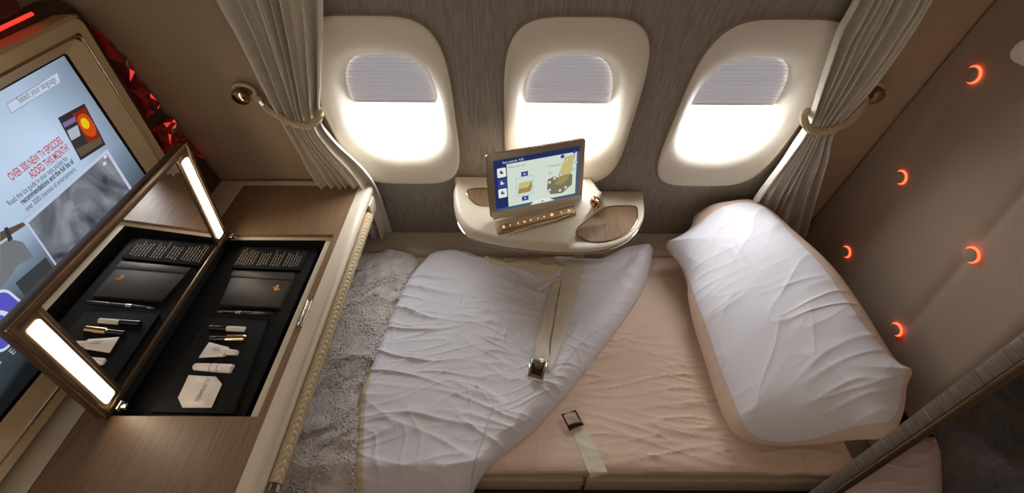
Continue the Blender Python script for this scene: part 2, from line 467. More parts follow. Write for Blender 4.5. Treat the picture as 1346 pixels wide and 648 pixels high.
# top shell, cream border with nosing
def console_top():
    mb = MB()
    # border frame: outline with rounded far corner, hole = veneer field
    rc = .045
    outer = [(CX0, CY0), (CX1, CY0)] + [(CX1-rc+rc*math.cos(R(a)), CY1-rc+rc*math.sin(R(a))) for a in range(0, 91, 10)] + [(CX0, CY1)]
    # nosing profile stacked: offsets
    prof = [(0.000, -.034), (.006, -.030), (.009, -.020), (.008, -.009), (.003, -.001), (-.004, .002), (-.014, .002)]
    k = len(outer)
    cx, cy = -.8, .8
    vs = []; fs = []
    for off, dz in prof:
        for (x, y) in outer:
            ox = off if x > -1.0 else 0; 
            vs.append((x+ox*(1 if x > CX1-rc-.001 else 0), y+off*(1 if y > CY1-rc-.001 else (-1 if y <= CY0 else 0)), CZ_+dz))
    for i in range(len(prof)-1):
        for j in range(k): fs.append([i*k+j, i*k+(j+1) % k, (i+1)*k+(j+1) % k, (i+1)*k+j])
    mb.add(vs, fs)
    off = prof[-1][0]
    inner = [(VL, CY0+.02), (-.566, CY0+.02), (-.566, CY1-.032), (VL, CY1-.032)]
    out2 = [(x+off*(1 if x > CX1-rc-.001 else 0), y+off*(1 if y > CY1-rc-.001 else (-1 if y <= CY0 else 0))) for x, y in outer]
    v2, f2 = poly_holes(out2, [inner], lambda x, y: V((x, y, CZ_+.002)))
    mb.add(v2, f2)
    return mb
console_top().build('border', M['cream'], con, angle=35)
# veneer field with the tray opening
inner = [(VL, CY0+.02), (-.566, CY0+.02), (-.566, CY1-.032), (VL, CY1-.032)]
hole = [(TR[0], TR[1]), (TR[2], TR[1]), (TR[2], TR[3]), (TR[0], TR[3])]
mb = MB(); v2, f2 = poly_holes(inner, [hole], lambda x, y: V((x, y, CZ_+.0005))); mb.add(v2, f2)
v2, f2 = poly_holes(inner, [hole], lambda x, y: V((x, y, CZ_-.014))); mb.add(v2, f2)
k = 4
vs = [V((x, y, CZ_+.0005)) for x, y in hole]+[V((x, y, CZ_-.014)) for x, y in hole]
mb.add(vs, [[i, (i+1) % 4, 4+(i+1) % 4, 4+i] for i in range(4)])
mb.build('veneer_top', M['veneer'], con, smooth=False)
# body: hollow shell, so that the tray stands clear of it
mb = MB(); mb.box((-.735, CY0+.01, .02), (-.705, CY1-.01, CZ_-.07), .004); mb.box((CX0, CY0+.01, .02), (-.735, CY0+.04, CZ_-.07), .004); mb.box((TR[2]+.004, CY0+.01, CZ_-.070), (CX1-.004, CY1-.01, CZ_-.03), .006)
mb.build('body', M['cream_leather'], con)
# inner cream rim and black well
mb = MB()
rimw = .024
o1 = hole; i1 = [(TR[0]+.012, TR[1]+.006), (TR[2]-rimw, TR[1]+.006), (TR[2]-rimw, TR[3]-.014), (TR[0]+.012, TR[3]-.014)]
v2, f2 = poly_holes([(TR[0]-.004, TR[1]-.004), (TR[2]+.004, TR[1]-.004), (TR[2]+.004, TR[3]+.004), (TR[0]-.004, TR[3]+.004)], [i1], lambda x, y: V((x, y, CZ_-.013))); mb.add(v2, f2)
mb.build('tray_rim', M['cream'], con, smooth=False)
mb = MB(); zb = CZ_-.06
vs = [V((x, y, CZ_-.013)) for x, y in i1]+[V((x, y, zb)) for x, y in i1]
mb.add(vs, [[i, (i+1) % 4, 4+(i+1) % 4, 4+i] for i in range(4)]+[[4, 5, 6, 7]])
mb.build('tray_well', M['black'], con, smooth=False)
# chrome latch on the veneer strip
la = PZ(400, 430, CZ_); lb = PZ(407, 396, CZ_)
mb = MB(); 
mb.tube([V((-.574, la.y, CZ_+.003)), V((-.574, lb.y, CZ_+.003))], [.0075, .0075], 12, flat=.6); mb.tube([V((-.574, la.y+.008, CZ_+.008)), V((-.574, lb.y-.008, CZ_+.008))], .003, 10)
mb.build('latch', M['chrome'], con)
# braided leather strap along the bed side of the console
mb = MB(); y0, y1 = .345, 1.235; bxx, bzz = CX1+.021, CZ_-.034; vs = []; fs = []; NY, NT = 720, 28
for i in range(NY+1):
    yy = y0+(y1-y0)*i/NY
    for q_ in range(NT):
        th_ = 2*math.pi*q_/NT; rel = abs(((th_-R(50)+math.pi) % (2*math.pi))-math.pi)
        r_ = .0120+.0034*abs(math.sin(math.pi*(yy/.0165+rel*.85)))**.6
        if rel < .12: r_ -= .001
        vs.append(V((bxx+r_*math.cos(th_), yy, bzz+r_*math.sin(th_)*1.15)))
for i in range(NY):
    for q_ in range(NT): fs.append([i*NT+q_, i*NT+(q_+1) % NT, (i+1)*NT+(q_+1) % NT, (i+1)*NT+q_])
mb.add(vs, fs)
tag(mb.build('braided_strap', M['rope'], con), 'braided cream leather strap')
MB().tube([(bxx, y0-.016, bzz), (bxx, y0, bzz)], .0125, 14).build('strap_clip', M['chrome'], con)
MB().box((CX1+.0, 1.285, .79), (CX1+.012, 1.35, .85), .004).build('side_plate', M['cream'], con)

# ---- vanity lid with mirror and two light strips
hx, ly0, ly1, lw = -.925, .470, 1.088, .345
lid = thing('vanity_mirror_lid', (hx, .78, CZ_), 'open bronze framed vanity mirror lid with two glowing light strips, standing on the console', 'mirror')
LT = R(5.5)
LU = V((math.sin(LT), 0, math.cos(LT)))      # up the lid
LN = V((math.cos(LT), 0, -math.sin(LT)))     # mirror normal, toward the bed
LO = V((hx, 0, CZ_+.006))
def lp_(y, h, d=0): return LO+V((0, y, 0))+LU*h+LN*d
def lidbox(mb, ya, yb, ha, hb, da, db, bev=.001, mi=0):
    return mb.frame_box(lp_(ya, ha, da), V((0, yb-ya, 0)), LU*(hb-ha), LN*(db-da), bev, mi)
# back board (dark veneer) and bronze front frame made of four members
mb = MB(); lidbox(mb, ly0, ly1, 0, lw, -.026, -.004, .004); mb.build('back_board', M['veneer_dark'], lid)
mb = MB(); sw = .052
lidbox(mb, ly0, ly0+.012, 0, lw, -.004, .004); lidbox(mb, ly1-.012, ly1, 0, lw, -.004, .004)
lidbox(mb, ly0, ly1, 0, .016, -.004, .004); lidbox(mb, ly0, ly1, lw-.016, lw, -.004, .004)
lidbox(mb, ly0+.058, ly0+.068, .01, lw-.01, -.004, .003); lidbox(mb, ly1-.068, ly1-.058, .01, lw-.01, -.004, .003)
lidbox(mb, ly0+.010, ly0+.060, .01, lw-.01, -.004, .0015, 0); lidbox(mb, ly1-.060, ly1-.010, .01, lw-.01, -.004, .0015, 0)
mb.build('frame', M['bronze'], lid)
mb = MB(); lidbox(mb, ly0+.068, ly1-.068, .016, lw-.016, -.004, .0005, 0); mb.build('mirror_glass', M['mirror'], lid, smooth=False)
for (a_, b_) in ((ly0+.020, ly0+.050), (ly1-.050, ly1-.020)):
    pts = [lp_((a_+b_)/2+x, lw/2+y, .0016) for x, y in rr2(b_-a_, lw-.060, .006, 5)]
    MB().prism(pts, LN, .002).build('light_strip', M['lamp'], lid)
mb = MB(); mb.tube([lp_(ly0+.002, lw+.001, .001), lp_(ly1-.002, lw+.001, .001)], .0028, 8); mb.tube([lp_(ly0, .01, .001), lp_(ly0, lw, .001)], .0022, 8); mb.tube([lp_(ly1, .01, .001), lp_(ly1, lw, .001)], .0022, 8)
mb.build('edge_trim', M['gold'], lid)
mb = MB(); lidbox(mb, .855, .925, lw-.002, lw+.002, -.022, -.006, .001); mb.build('finger_pull', M['bronze'], lid)
for yy in (ly0+.03, ly1-.01):
    mb = MB(); mb.tube([V((hx+.014, yy-.010, CZ_+.010)), V((hx+.014, yy+.010, CZ_+.010))], .006, 12); mb.box((hx+.012, yy-.006, CZ_+.002), (hx+.030, yy+.006, CZ_+.012), .002)
    mb.build('hinge', M['chrome'], lid)
# ---- contents of the tray
ZT = CZ_-.026
def flat(pts, z): return [PZ(px, py, z) for px, py in pts]
def quadbasis(pts):
    return pts
ins = thing('amenity_insert', PZ(280, 480, zb), 'black fitted amenity tray insert holding toiletries in the console well', 'tray')
mb = MB(); mb.box((TR[0]+.016, TR[1]+.012, zb), (TR[2]-.052, TR[3]-.02, ZT-.012), .002)
mb.build('base', M['black'], ins)
mb = MB(); mb.prism([V((p.x, p.y, ZT-.012)) for p in flat([(272, 416), (352, 420), (306, 543), (196, 541)], ZT)], (0, 0, 1), .010, .002); mb.build('raised_board', M['black'], ins)
lf = flat([(303, 351), (318, 323), (405, 329), (394, 354)], ZT)
leaf = thing('printed_card', lf[0], 'black printed card with pale lines of small text at the far end of the tray', 'card')
MB().prism([V((p.x, p.y, ZT-.0118)) for p in lf], (0, 0, 1), .010, .001).build('card', M['black'], leaf)
mb = MB()
q = [V((p.x, p.y, ZT-.0008)) for p in lf]
def bil(q, u, v): return q[0].lerp(q[3], u).lerp(q[1].lerp(q[2], u), v)
for i in range(24):
    if i in (7, 12, 17): continue
    u = .05+i/26; v1 = .92-random.random()*.25; v0 = .10+(random.random()*.08)
    a, b = bil(q, u, v0), bil(q, u, v1); b.x = a.x; w = .0008; vv = []
    y = a.y
    while y < b.y:
        L_ = .006+random.random()*.01; e = min(y+L_, b.y); vv.append((y, e)); y = e+.0025
    for (s, e) in vv: mb.add([(a.x-w, s, ZT-.0008), (a.x+w, s, ZT-.0008), (a.x+w, e, ZT-.0008), (a.x-w, e, ZT-.0008)], [[0, 1, 2, 3]])
mb.build('small_print', M['greyink'], leaf, smooth=False)
nb = flat([(288, 400), (307, 356), (387, 359), (367, 404)], ZT)
note = thing('notebook', nb[0], 'dark brown leather notebook with a small gold emblem', 'notebook')
MB().prism([V((p.x, p.y, ZT-.0118)) for p in nb], (0, 0, 1), .012, .003).build('cover', M['notebook'], note)
mb = MB(); fl = flat([(303, 364), (307, 356), (387, 359), (384, 368)], ZT); mb.prism([V((p.x, p.y, ZT+.0002)) for p in fl], (0, 0, 1), .002, .0008); mb.build('flap', M['notebook'], note)
mb = MB()
for tri in ([(359, 376), (364, 380), (361, 383)], [(364, 374), (367, 375), (364, 382), (361, 381)], [(364, 380), (368, 379), (367, 382)]):
    mb.prism([PZ(x, y, ZT+.0004) for x, y in tri], (0, 0, 1), .0006)
mb.build('gold_emblem', M['goldink'], note, smooth=False)
p0, p1 = PZ(285, 410, ZT), PZ(362, 413, ZT)
pen = thing('pen', p0, 'black pen with silver rings lying below the notebook', 'pen'); d = p1-p0
mb = MB(); mb.tube([p0+d*.05, p0+d*.12, p0+d*.55, p0+d*.93, p0+d], [.002, .0045, .0055, .005, .003], 12); mb.build('barrel', M['blackgloss'], pen)
mb = MB(); mb.tube([p0-d*.0, p0+d*.10], [.001, .0040], 12)

mb.build('silver_tip', M['chrome'], pen)
mb = MB(); mb.tube([p0+d*.66+V((0, 0, .007)), p0+d*.97+V((0, 0, .007))], .0015, 8); mb.build('silver_clip', M['chrome'], pen)
for t in (.34, .37, .40): mb = MB(); mb.tube([p0+d*t, p0+d*(t+.015)], .0059, 12); mb.build('silver_ring', M['chrome'], pen)
def up(v, k): return v+V((0, 0, k))
# lip balm
p0, p1 = PZ(276, 431, ZT), PZ(322, 433, ZT); d = p1-p0
lb_ = thing('lip_balm', p0, 'slim dark tube with a pale label, topmost toiletry on the black board', 'lip balm')
mb = MB(); mb.tube([p0, p0+d*.5], .0085, 14); mb.build('dark_tube', M['blackgloss'], lb_)
mb = MB(); mb.tube([p0+d*.5, p1], .0075, 14); mb.build('label_sleeve', M['white'], lb_)
# perfume vial
p0, p1 = PZ(277, 445, ZT), PZ(324, 445, ZT); d = p1-p0
vi = thing('perfume_vial', p0, 'small dark and gold perfume vial between the slim dark tube and the squeeze tube', 'perfume vial')
mb = MB(); mb.tube([p0, p0+d*.42], .0075, 14); mb.build('cap', M['blackgloss'], vi)
mb = MB(); mb.tube([p0+d*.42, p0+d*.46, p0+d*.97, p1], [.006, .0105, .0105, .008], 14); mb.build('gold_bottle', M['gold'], vi)
# squeeze tube
p0, p1 = PZ(269, 461, ZT), PZ(313, 465, ZT); d = p1-p0; side = d.cross(V((0, 0, 1))).normalized()
tb = thing('squeeze_tube', p0, 'white squeeze tube tapering from a flat crimped end to a small cap', 'tube')
mb = MB(); secs = []
vs = []; fs = []; n = 16
for t, w, h in ((0, .024, .001), (.04, .024, .0015), (.35, .019, .006), (.66, .014, .010), (.70, .008, .008)):
    for j in range(n):
        a = 2*math.pi*j/n; vs.append(p0+d*t+side*w*math.cos(a)+V((0, 0, h*math.sin(a)+.004)))
for i in range(4):
    for j in range(n): fs.append([i*n+j, i*n+(j+1) % n, (i+1)*n+(j+1) % n, (i+1)*n+j])
fs.append(list(range(n))); mb.add(vs, fs); mb.build('body', M['white'], tb)
mb = MB(); mb.tube([up(p0+d*.70, .004), up(p0+d*.98, .004), up(p1, .004)], [.0085, .007, .006], 14); mb.build('cap', M['white'], tb)
mb = MB()
for (t0, t1, o_) in ((.30, .55, .002), (.28, .5, -.004)): 
    a = up(p0+d*t0+side*o_, .0125); b = up(p0+d*t1+side*o_, .0125); mb.add([a, b, b+side*.0015, a+side*.0015], [[0, 1, 2, 3]])
mb.build('print', M['ink'], tb, smooth=False)
# stick tube
p0, p1 = PZ(255, 482, ZT), PZ(306, 485, ZT); d = p1-p0
st = thing('cream_stick', p0, 'white straight tube with thin rings, just above the foil sachet', 'tube')
mb = MB(); mb.tube([p0, p0+d*.04, p0+d*.46], [.006, .0095, .011], 16); mb.build('cap', M['white'], st)
mb = MB(); mb.tube([p0+d*.47, p0+d*.95, p1], [.0115, .0118, .011], 16); mb.build('body', M['white'], st)
mb = MB(); 
for t in (.462, .64): mb.tube([p0+d*t, p0+d*(t+.012)], .0119, 16)
mb.build('ring', M['ink'], st)
# sachet
ZS = ZT+.002
sp = flat([(248, 493), (284, 495), (292, 505), (278, 536), (240, 536), (234, 523)], ZS)
sa = thing('towelette_sachet', sp[4], 'pale foil towelette sachet with cut corners, printed TOWELETTE', 'sachet')
cc = sum(sp, V((0, 0, 0)))/6; big = [tuple(sp[i].lerp(sp[(i+1) % 6], t/3)) for i in range(6) for t in range(3)]; mb = MB(); n = len(big); vs = [cc+V((0, 0, .005))]; 
for f, h in ((.4, .0045), (.75, .003), (.86, .0005), (1, .0003)):
    for p in big: q_ = cc.lerp(V(p), f); vs.append(q_+V((0, 0, h+.0006*nz(q_.x*90, q_.y*90))))
fs = [[0, 1+j, 1+(j+1) % n] for j in range(n)]
for i in range(3):
    for j in range(n): fs.append([1+i*n+j, 1+i*n+(j+1) % n, 1+(i+1)*n+(j+1) % n, 1+(i+1)*n+j])
mb.add(vs, fs); mb.build('foil', M['paper'], sa)
vs, fs = text('t', 'TOWELETTE', .0125, M['ink'], sa, PZ(262, 529, ZS)+V((0, 0, .0058)), (0, 1, 0), (-1, 0, 0), squeeze=.85)
obj('lettering', vs, fs, M['ink'], sa, smooth=False)

# ================================================================== TELEVISION
TX = -1.05
tv = thing('television', (TX, .65, CZ_), 'large wall television in a bronze bezel showing a language and entertainment menu', 'television')
g = PX(85, 69, TX); GT = g.z; GY1 = g.y; GB = .985; GY0 = GY1-.86
bz = PX(95, 17, TX); BT = bz.z; BY1 = bz.y; BY0 = GY0-.08; BB = .905
def tvp(y, z, d=0): return V((TX+d, y, z))
def ring_frame(mb, o, i, xo, xi, rc=.02, mi=0):
    """frame between rectangle o and i (y0,z0,y1,z1), at depths xo, xi"""
    def rect(r_, rad, x):
        return [V((x, (r_[0]+r_[2])/2+a, (r_[1]+r_[3])/2+b)) for a, b in rr2(r_[2]-r_[0], r_[3]-r_[1], rad, 6)]
    A = rect(o, rc, xo); B = rect(i, rc*.4, xi); n = len(A)
    mb.add(A+B, [[j, (j+1) % n, n+(j+1) % n, n+j] for j in range(n)], mi)
outer = (BY0, BB, BY1, BT); mid = (BY0+.04, BB+.04, BY1-.04, BT-.04); inn = (GY0, GB, GY1, GT)
mb = MB()
def grow(r_, k): return (r_[0]-k, r_[1]-k, r_[2]+k, r_[3]+k)
ring_frame(mb, grow(outer, 0), grow(outer, 0), TX-.033, TX+.010); ring_frame(mb, outer, grow(outer, -.006), TX+.010, TX+.018)
ring_frame(mb, grow(outer, -.006), grow(outer, -.032), TX+.018, TX+.018)
ring_frame(mb, grow(outer, -.038), grow(outer, -.040), TX+.018, TX+.016); ring_frame(mb, grow(outer, -.040), inn, TX+.016, TX+.003)
mb.build('bezel', M['bezel'], tv)
mb = MB(); 
def gline(k, x): return [V((x, (outer[0]+outer[2])/2+a, (outer[1]+outer[3])/2+b)) for a, b in rr2(outer[2]-outer[0]-2*k, outer[3]-outer[1]-2*k, .018, 6)]
mb.tube(gline(.035, TX+.018), .0034, 8, closed=True); mb.build('bezel_trim', M['gold'], tv)
# screen
def screen_mat():
    m = bpy.data.materials.new('tv_picture'); m.use_nodes = True; nt = m.node_tree; N = nt.nodes; L = nt.links
    b = N['Principled BSDF']; b.inputs['Base Color'].default_value = (0, 0, 0, 1); b.inputs['Roughness'].default_value = .3; b.inputs['Specular IOR Level'].default_value = .2
    tc = N.new('ShaderNodeTexCoord'); sp_ = N.new('ShaderNodeSeparateXYZ'); L.new(tc.outputs['Object'], sp_.inputs[0])
    nz_ = N.new('ShaderNodeTexNoise'); nz_.inputs['Scale'].default_value = 5; L.new(tc.outputs['Object'], nz_.inputs[0])
    ad = N.new('ShaderNodeMath'); ad.operation = 'MULTIPLY_ADD'; ad.inputs[1].default_value = .08; L.new(nz_.outputs['Fac'], ad.inputs[0]); L.new(sp_.outputs['Z'], ad.inputs[2])
    # darker towards the far edge of the picture
    mr = N.new('ShaderNodeMapRange'); mr.inputs['From Min'].default_value = GB-CZ_; mr.inputs['From Max'].default_value = GT-CZ_; L.new(ad.outputs[0], mr.inputs['Value'])
    cr = N.new('ShaderNodeValToRGB'); e = cr.color_ramp.elements
    e[0].position = 0; e[0].color = (*srgb(20, 22, 24), 1); e[1].position = 1; e[1].color = (*srgb(168, 188, 212), 1)
    for p, c_ in ((.16, (24, 26, 28)), (.19, (50, 56, 64)), (.36, (70, 78, 88)), (.50, (128, 146, 166)), (.62, (176, 196, 220)), (.8, (186, 206, 232))):
        q_ = e.new(p); q_.color = (*srgb(*c_), 1)
    L.new(mr.outputs[0], cr.inputs[0])
    mr2 = N.new('ShaderNodeMapRange'); mr2.inputs['From Min'].default_value = GY1-.65-.16; mr2.inputs['From Max'].default_value = GY1-.65; mr2.inputs['To Min'].default_value = 0; mr2.inputs['To Max'].default_value = .62; L.new(sp_.outputs['Y'], mr2.inputs['Value'])
    mx = N.new('ShaderNodeMix'); mx.data_type = 'RGBA'; L.new(mr2.outputs[0], mx.inputs[0]); L.new(cr.outputs[0], mx.inputs[6]); mx.inputs[7].default_value = (*srgb(60, 70, 80), 1)
    L.new(mx.outputs[2], b.inputs['Emission Color']); b.inputs['Emission Strength'].default_value = 1.0
    return m
mb = MB(); mb.box((TX-.01, GY0+.012, GB+.010), (TX+.003, GY1-.010, GT-.004)); scr = mb.build('screen', screen_mat(), tv, smooth=False)
mb = MB(); mb.box((TX-.02, GY0-.002, GB-.002), (TX+.0015, GY1+.002, GT+.002)); mb.build('screen_surround', M['blackgloss'], tv, smooth=False)
def tq(name, pts, m_, d=.0040):
    mb = MB(); mb.add([PX(px, py, TX+d) for px, py in pts], [list(range(len(pts)))]); return mb.build(name, m_, scr, smooth=False)
E_ = {k: emis('e_'+k, srgb(*c_), 1) for k, c_ in dict(bar=(190, 202, 222), barline=(150, 160, 185), grey=(96, 96, 104), red=(178, 62, 62), dk=(52, 56, 64), frame=(190, 196, 222), dkphoto=(44, 40, 44), orange=(196, 72, 20), rust=(128, 36, 16), yellow=(226, 190, 30), purple=(120, 100, 150), blue=(86, 84, 186), white=(206, 210, 230), lowtext=(170, 175, 185), skin=(150, 120, 84), sheet=(112, 116, 118), seat=(58, 62, 64), tan=(92, 78, 58)).items()}
def noisemat(name, c1, c2, sc_, lo=.35, hi=.65):
    m = emis(name, c1); nt = m.node_tree; N = nt.nodes; tc = N.new('ShaderNodeTexCoord'); n_ = N.new('ShaderNodeTexNoise'); cr = N.new('ShaderNodeValToRGB')
    n_.inputs['Scale'].default_value = sc_; n_.inputs['Detail'].default_value = 7; n_.inputs['Distortion'].default_value = 1.2
    cr.color_ramp.elements[0].color = (*c1, 1); cr.color_ramp.elements[1].color = (*c2, 1); cr.color_ramp.elements[0].position = lo; cr.color_ramp.elements[1].position = hi
    nt.links.new(tc.outputs['Object'], n_.inputs[0]); nt.links.new(n_.outputs['Fac'], cr.inputs[0]); nt.links.new(cr.outputs[0], N['Principled BSDF'].inputs['Emission Color']); return m
E_['cloud'] = noisemat('cloud_photo', srgb(56, 60, 74), srgb(140, 146, 152), 9)
# language bar
a = PX(9, 141, TX); b = PX(74, 96, TX); hgt = .030; ys, ye, zz = a.y, b.y, (a.z+b.z)/2-.004
tq('language_bar', [(8, 136), (75, 94), (81, 108), (15, 150)], E_['barline'], .0036); tq('language_bar_fill', [(10, 137), (75, 96), (79, 108), (15, 148)], E_['bar'], .0042)
def tt(name, body, px, py, size, m_, squeeze=.8, align='LEFT', d=.005, bold=0, dz=0):
    p = PX(px, py, TX+d); vs, fs = text('t', body, size, m_, scr, p+V((0, 0, dz)), (0, 1, 0), (0, 0, 1), align, squeeze, bold); return obj(name, vs, fs, m_, scr, smooth=False)
tt('language_text', 'Select your language', 26, 136, .0185, E_['grey'], .72, d=.0055)
tt('headline', 'OVER 300 NEW TV EPISODES', 16, 238, .0235, E_['red'], .50, bold=.0004)
tt('headline', 'ADDED THIS MONTH!', 43, 235, .0235, E_['red'], .50, bold=.0004)
tt('body_text', 'Read the ice guide in your seat pocket for', 13, 271, .0165, E_['dk'], .62)
tt('body_text', 'recommendations and the full list of', 30, 269, .0165, E_['dk'], .66, bold=.0004)
tt('body_text', 'over 3000 channels of entertainment.', 36, 278, .0165, E_['dk'], .62)
# magazine cover picture
tq('cover_picture', [(76, 155), (111, 136), (139, 190), (106, 211)], E_['dkphoto'], .0042)
tq('cover_picture', [(95, 150), (112, 141), (133, 182), (117, 190)], E_['rust'], .0045)
tq('cover_picture', smoothpoly([(100, 153), (112, 147), (126, 166), (127, 178), (118, 181), (106, 170)], 2), E_['orange'], .0048)
tq('cover_picture', smoothpoly([(105, 157), (111, 154), (117, 160), (118, 167), (114, 170), (108, 167)], 2), E_['yellow'], .0052)
tq('cover_picture', [(82, 162), (98, 153), (101, 159), (85, 168)], E_['purple'], .0050)
tq('cover_picture', [(88, 172), (102, 164), (106, 178), (94, 185)], E_['lowtext'], .0050)
tq('cover_picture', [(100, 196), (132, 180), (135, 188), (106, 206)], E_['tan'], .0050)
# framed cloud picture
fr = [PX(x, y, TX) for x, y in ((32, 291), (141, 197))]
tq('picture_frame', [(32, 291), (141, 196), (225, 330), (112, 405)], E_['frame'], .0042)
tq('cloud_picture', [(37, 293), (140, 202), (222, 330), (110, 399)], E_['cloud'], .0048)
for (x, y) in ((138, 205), (137, 214)): tq('icon', [(x-2, y), (x+2, y-2), (x+3, y+2), (x-1, y+4)], E_['white'], .0056)
# sleeping traveller photograph in the lower left
tq('cabin_picture', [(0, 305), (30, 292), (34, 296), (0, 318)], E_['tan'], .0044)
tq('cabin_picture', [(0, 322), (12, 314), (30, 318), (44, 338), (22, 350), (12, 366), (0, 380)], E_['sheet'], .0044)
tq('cabin_picture', [(20, 372), (60, 338), (92, 384), (56, 420)], E_['seat'], .0043)
tq('cabin_picture', [(5, 300), (10, 298), (17, 314), (11, 318)], E_['dk'], .0050)
# round cornered blue app icon
ic = PX(16, 422, TX); 
def rrq(name, cy, cz, w, h, r_, m_, d):
    mb = MB(); pts = [V((TX+d, cy+a, cz+b)) for a, b in rr2(w, h, r_)]; mb.add(pts, [list(range(len(pts)))]); return mb.build(name, m_, scr, smooth=False)
p = PX(4, 420, TX)
rrq('app_icon', p.y-.006, p.z+.004, .105, .102, .022, E_['white'], .0046); rrq('app_icon_fill', p.y-.006, p.z+.004, .094, .091, .018, E_['blue'], .0052)
vs, fs = text('t', 'e', .12, None, scr, V((TX+.0058, p.y-.040, p.z-.026)), (0, 1, 0), (0, 0, 1), squeeze=1); obj('app_letter', vs, fs, E_['white'], scr, smooth=False)
tt('app_caption', 'Entertainment', 17, 467, .020, E_['lowtext'], .9)
tt('app_caption', 'Shows', -22, 503, .020, E_['lowtext'], .9)

# dark shroud round the television, with red lit crystal niches
SX = -1.085
sh = thing('television_surround', (SX, .9, CZ_), 'dark brown surround beside the television, set with red lit crystal niches', 'surround')
out = [PX(x, y, SX) for x, y in ((282, 222), (136, 28), (112, 8), (60, 2))]
P_ = [V((SX, .12, .885)), V((SX, out[0].y, .885)), out[0], out[1], out[2], V((SX, out[2].y-.06, out[2].z+.03)), V((SX, .12, out[2].z+.03))]
P_ = [V((SX, min(p.y, wz(p.z)-.03), p.z)) for p in P_]
MB().prism(P_[::-1], (-1, 0, 0), .05).build('shroud', M['darkbrown'], sh)
def crystals(poly, parent, name, hot, seed):
    random.seed(seed); P2 = [PX(x, y, SX+.001) for x, y in poly]; pts = [(p.y, p.z) for p in P2]
    ys = [p[0] for p in pts]; zs = [p[1] for p in pts]; inner_ = []
    while len(inner_) < hot:
        y = random.uniform(min(ys), max(ys)); z = random.uniform(min(zs), max(zs))
        if inpoly(y, z, pts): inner_.append((y, z))
    from mathutils.geometry import delaunay_2d_cdt
    n = len(pts)
    r_ = delaunay_2d_cdt([V(p).to_2d() if False else Vector((p[0], p[1])) for p in pts+inner_], [(i, (i+1) % n) for i in range(n)], [], 1, 1e-5)
    mb = MB(); vs = [V((SX+.001+(0 if i < n else random.uniform(.004, .022)), v[0], v[1])) for i, v in enumerate(r_[0])]
    for f in r_[2]:
        mb.add([vs[i] for i in f], [[0, 1, 2]], random.choices((0, 1, 2), (5, 7, .9))[0])
    return mb.build(name, [M['crystal'], M['crystal_dark'], M['crystal_hot']], parent, smooth=False)
crystals([(120, 32), (150, 62), (178, 98), (207, 137), (191, 156), (170, 118), (143, 76)], sh, 'crystal_niche', 34, 3)
crystals([(196, 172), (220, 152), (240, 180), (262, 208), (236, 212), (212, 198)], sh, 'crystal_niche', 46, 5)
# red niche light above the bezel, top left
a = PX(-30, 52, SX+.02); b = PX(42, 18, SX+.02)
mb = MB(); mb.tube([a, b], .004, 8); mb.build('niche_light', M['redglow'], sh)
mb = MB(); mb.frame_box(a+V((-.018, 0, .008)), b-a, (0, 0, .05), (.004, 0, 0)); mb.build('niche_panel', M['crystal_dark'], sh, smooth=False)

# ================================================================== BED
bed = thing('flat_bed', (.3, .95, 0), 'long flat seat bed on a cream base filling the space below the windows', 'bed')
BX0, BX1, BY_, BYF = -.70, 1.195, .50, 1.390
mb = MB(); mb.box((BX0, BY_+.022, .30), (BX1, BYF-.004, BEDZ-.055), .014, seg=3); mb.build('seat_cushion', M['cream_leather'], bed)
mb = MB(); mb.box((BX0, BY_+.05, .02), (BX1, BYF-.01, .30), .004); mb.build('base', M['darkbrown'], bed)
mb = MB(); mb.tube([(-.25, BY_+.044, .262), (.16, BY_+.044, .262)], .007, 8); mb.build('floor_light', M['redglow'], bed)
mb = MB(); mb.box((-.6, BY_+.006, .318), (.225, BY_+.026, .400), .004); mb.box((.235, BY_+.006, .318), (1.10, BY_+.026, .400), .004); mb.build('side_panel', M['cream_leather'], bed)

# sheet over the mattress topper
def bedwr(x, y):
    w = 0
    w += wrinkle(x, y, R(6), .36, .050, .0070, 1, .2)
    w += wrinkle(x, y, R(-9), .26, .034, .0048, 5, .2)
    w += wrinkle(x, y, R(80), .4, .12, .0040, 9)
    w *= .25+.75*max(0, min(1, nz(x*3+2, y*3, 4)+.75))
    return w+.004*nz(x*4, y*4, 2)
BYR = .520
def sheet():
    nx, ny = 420, 190; vs = []; fs = []; x0, x1 = -.695, 1.03
    # cross profile: parameter t from the near lower hem over the top
    for i in range(nx+1):
        x = x0+(x1-x0)*i/nx
        hem = .012*nz(x*5, 3)+.006*nz(x*17, 7)
        endf = max(0, (x-1.0)/.2)
        for j in range(ny+1):
            t = j/ny
            L_ = .022; tot = L_+(BYF-BYR)
            q = t*tot
            if q < L_:
                z = BEDZ-.012-(L_-q)*.75+hem*.5*(1-q/L_); y = BYR-.010+.012*(1-q/L_)*0+.003*nz(x*12, z*20)
            else:
                y = BYR+(q-L_); k = min(1, (q-L_)/.03); z = BEDZ-.012+.012*math.sqrt(max(0, 1-(1-k)**2)); y -= .010*(1-k)
            z += bedwr(x, y)*(1 if q > L_ else .3)
            z -= .05*endf**2*0
            vs.append((x, y, z))
    for i in range(nx):
        for j in range(ny):
            a = i*(ny+1)+j; fs.append([a, a+1, a+ny+2, a+ny+1])
    return vs, fs
vs, fs = sheet(); o = obj('bed_sheet', vs, fs, M['pink'])
md = o.modifiers.new('solid', 'SOLIDIFY'); md.thickness = .004; md.offset = -1
tag(o, 'wrinkled blush pink fitted sheet covering the flat bed', 'sheet')
mb = MB(); mb.box((BX0+.02, BY_+.024, BEDZ-.052), (1.04, BYF-.006, BEDZ-.018), .010, seg=3); tag(mb.build('mattress_topper', M['pink']), 'thin blush mattress topper under the sheet, its edge showing at the bed side', 'mattress')
mb = MB()
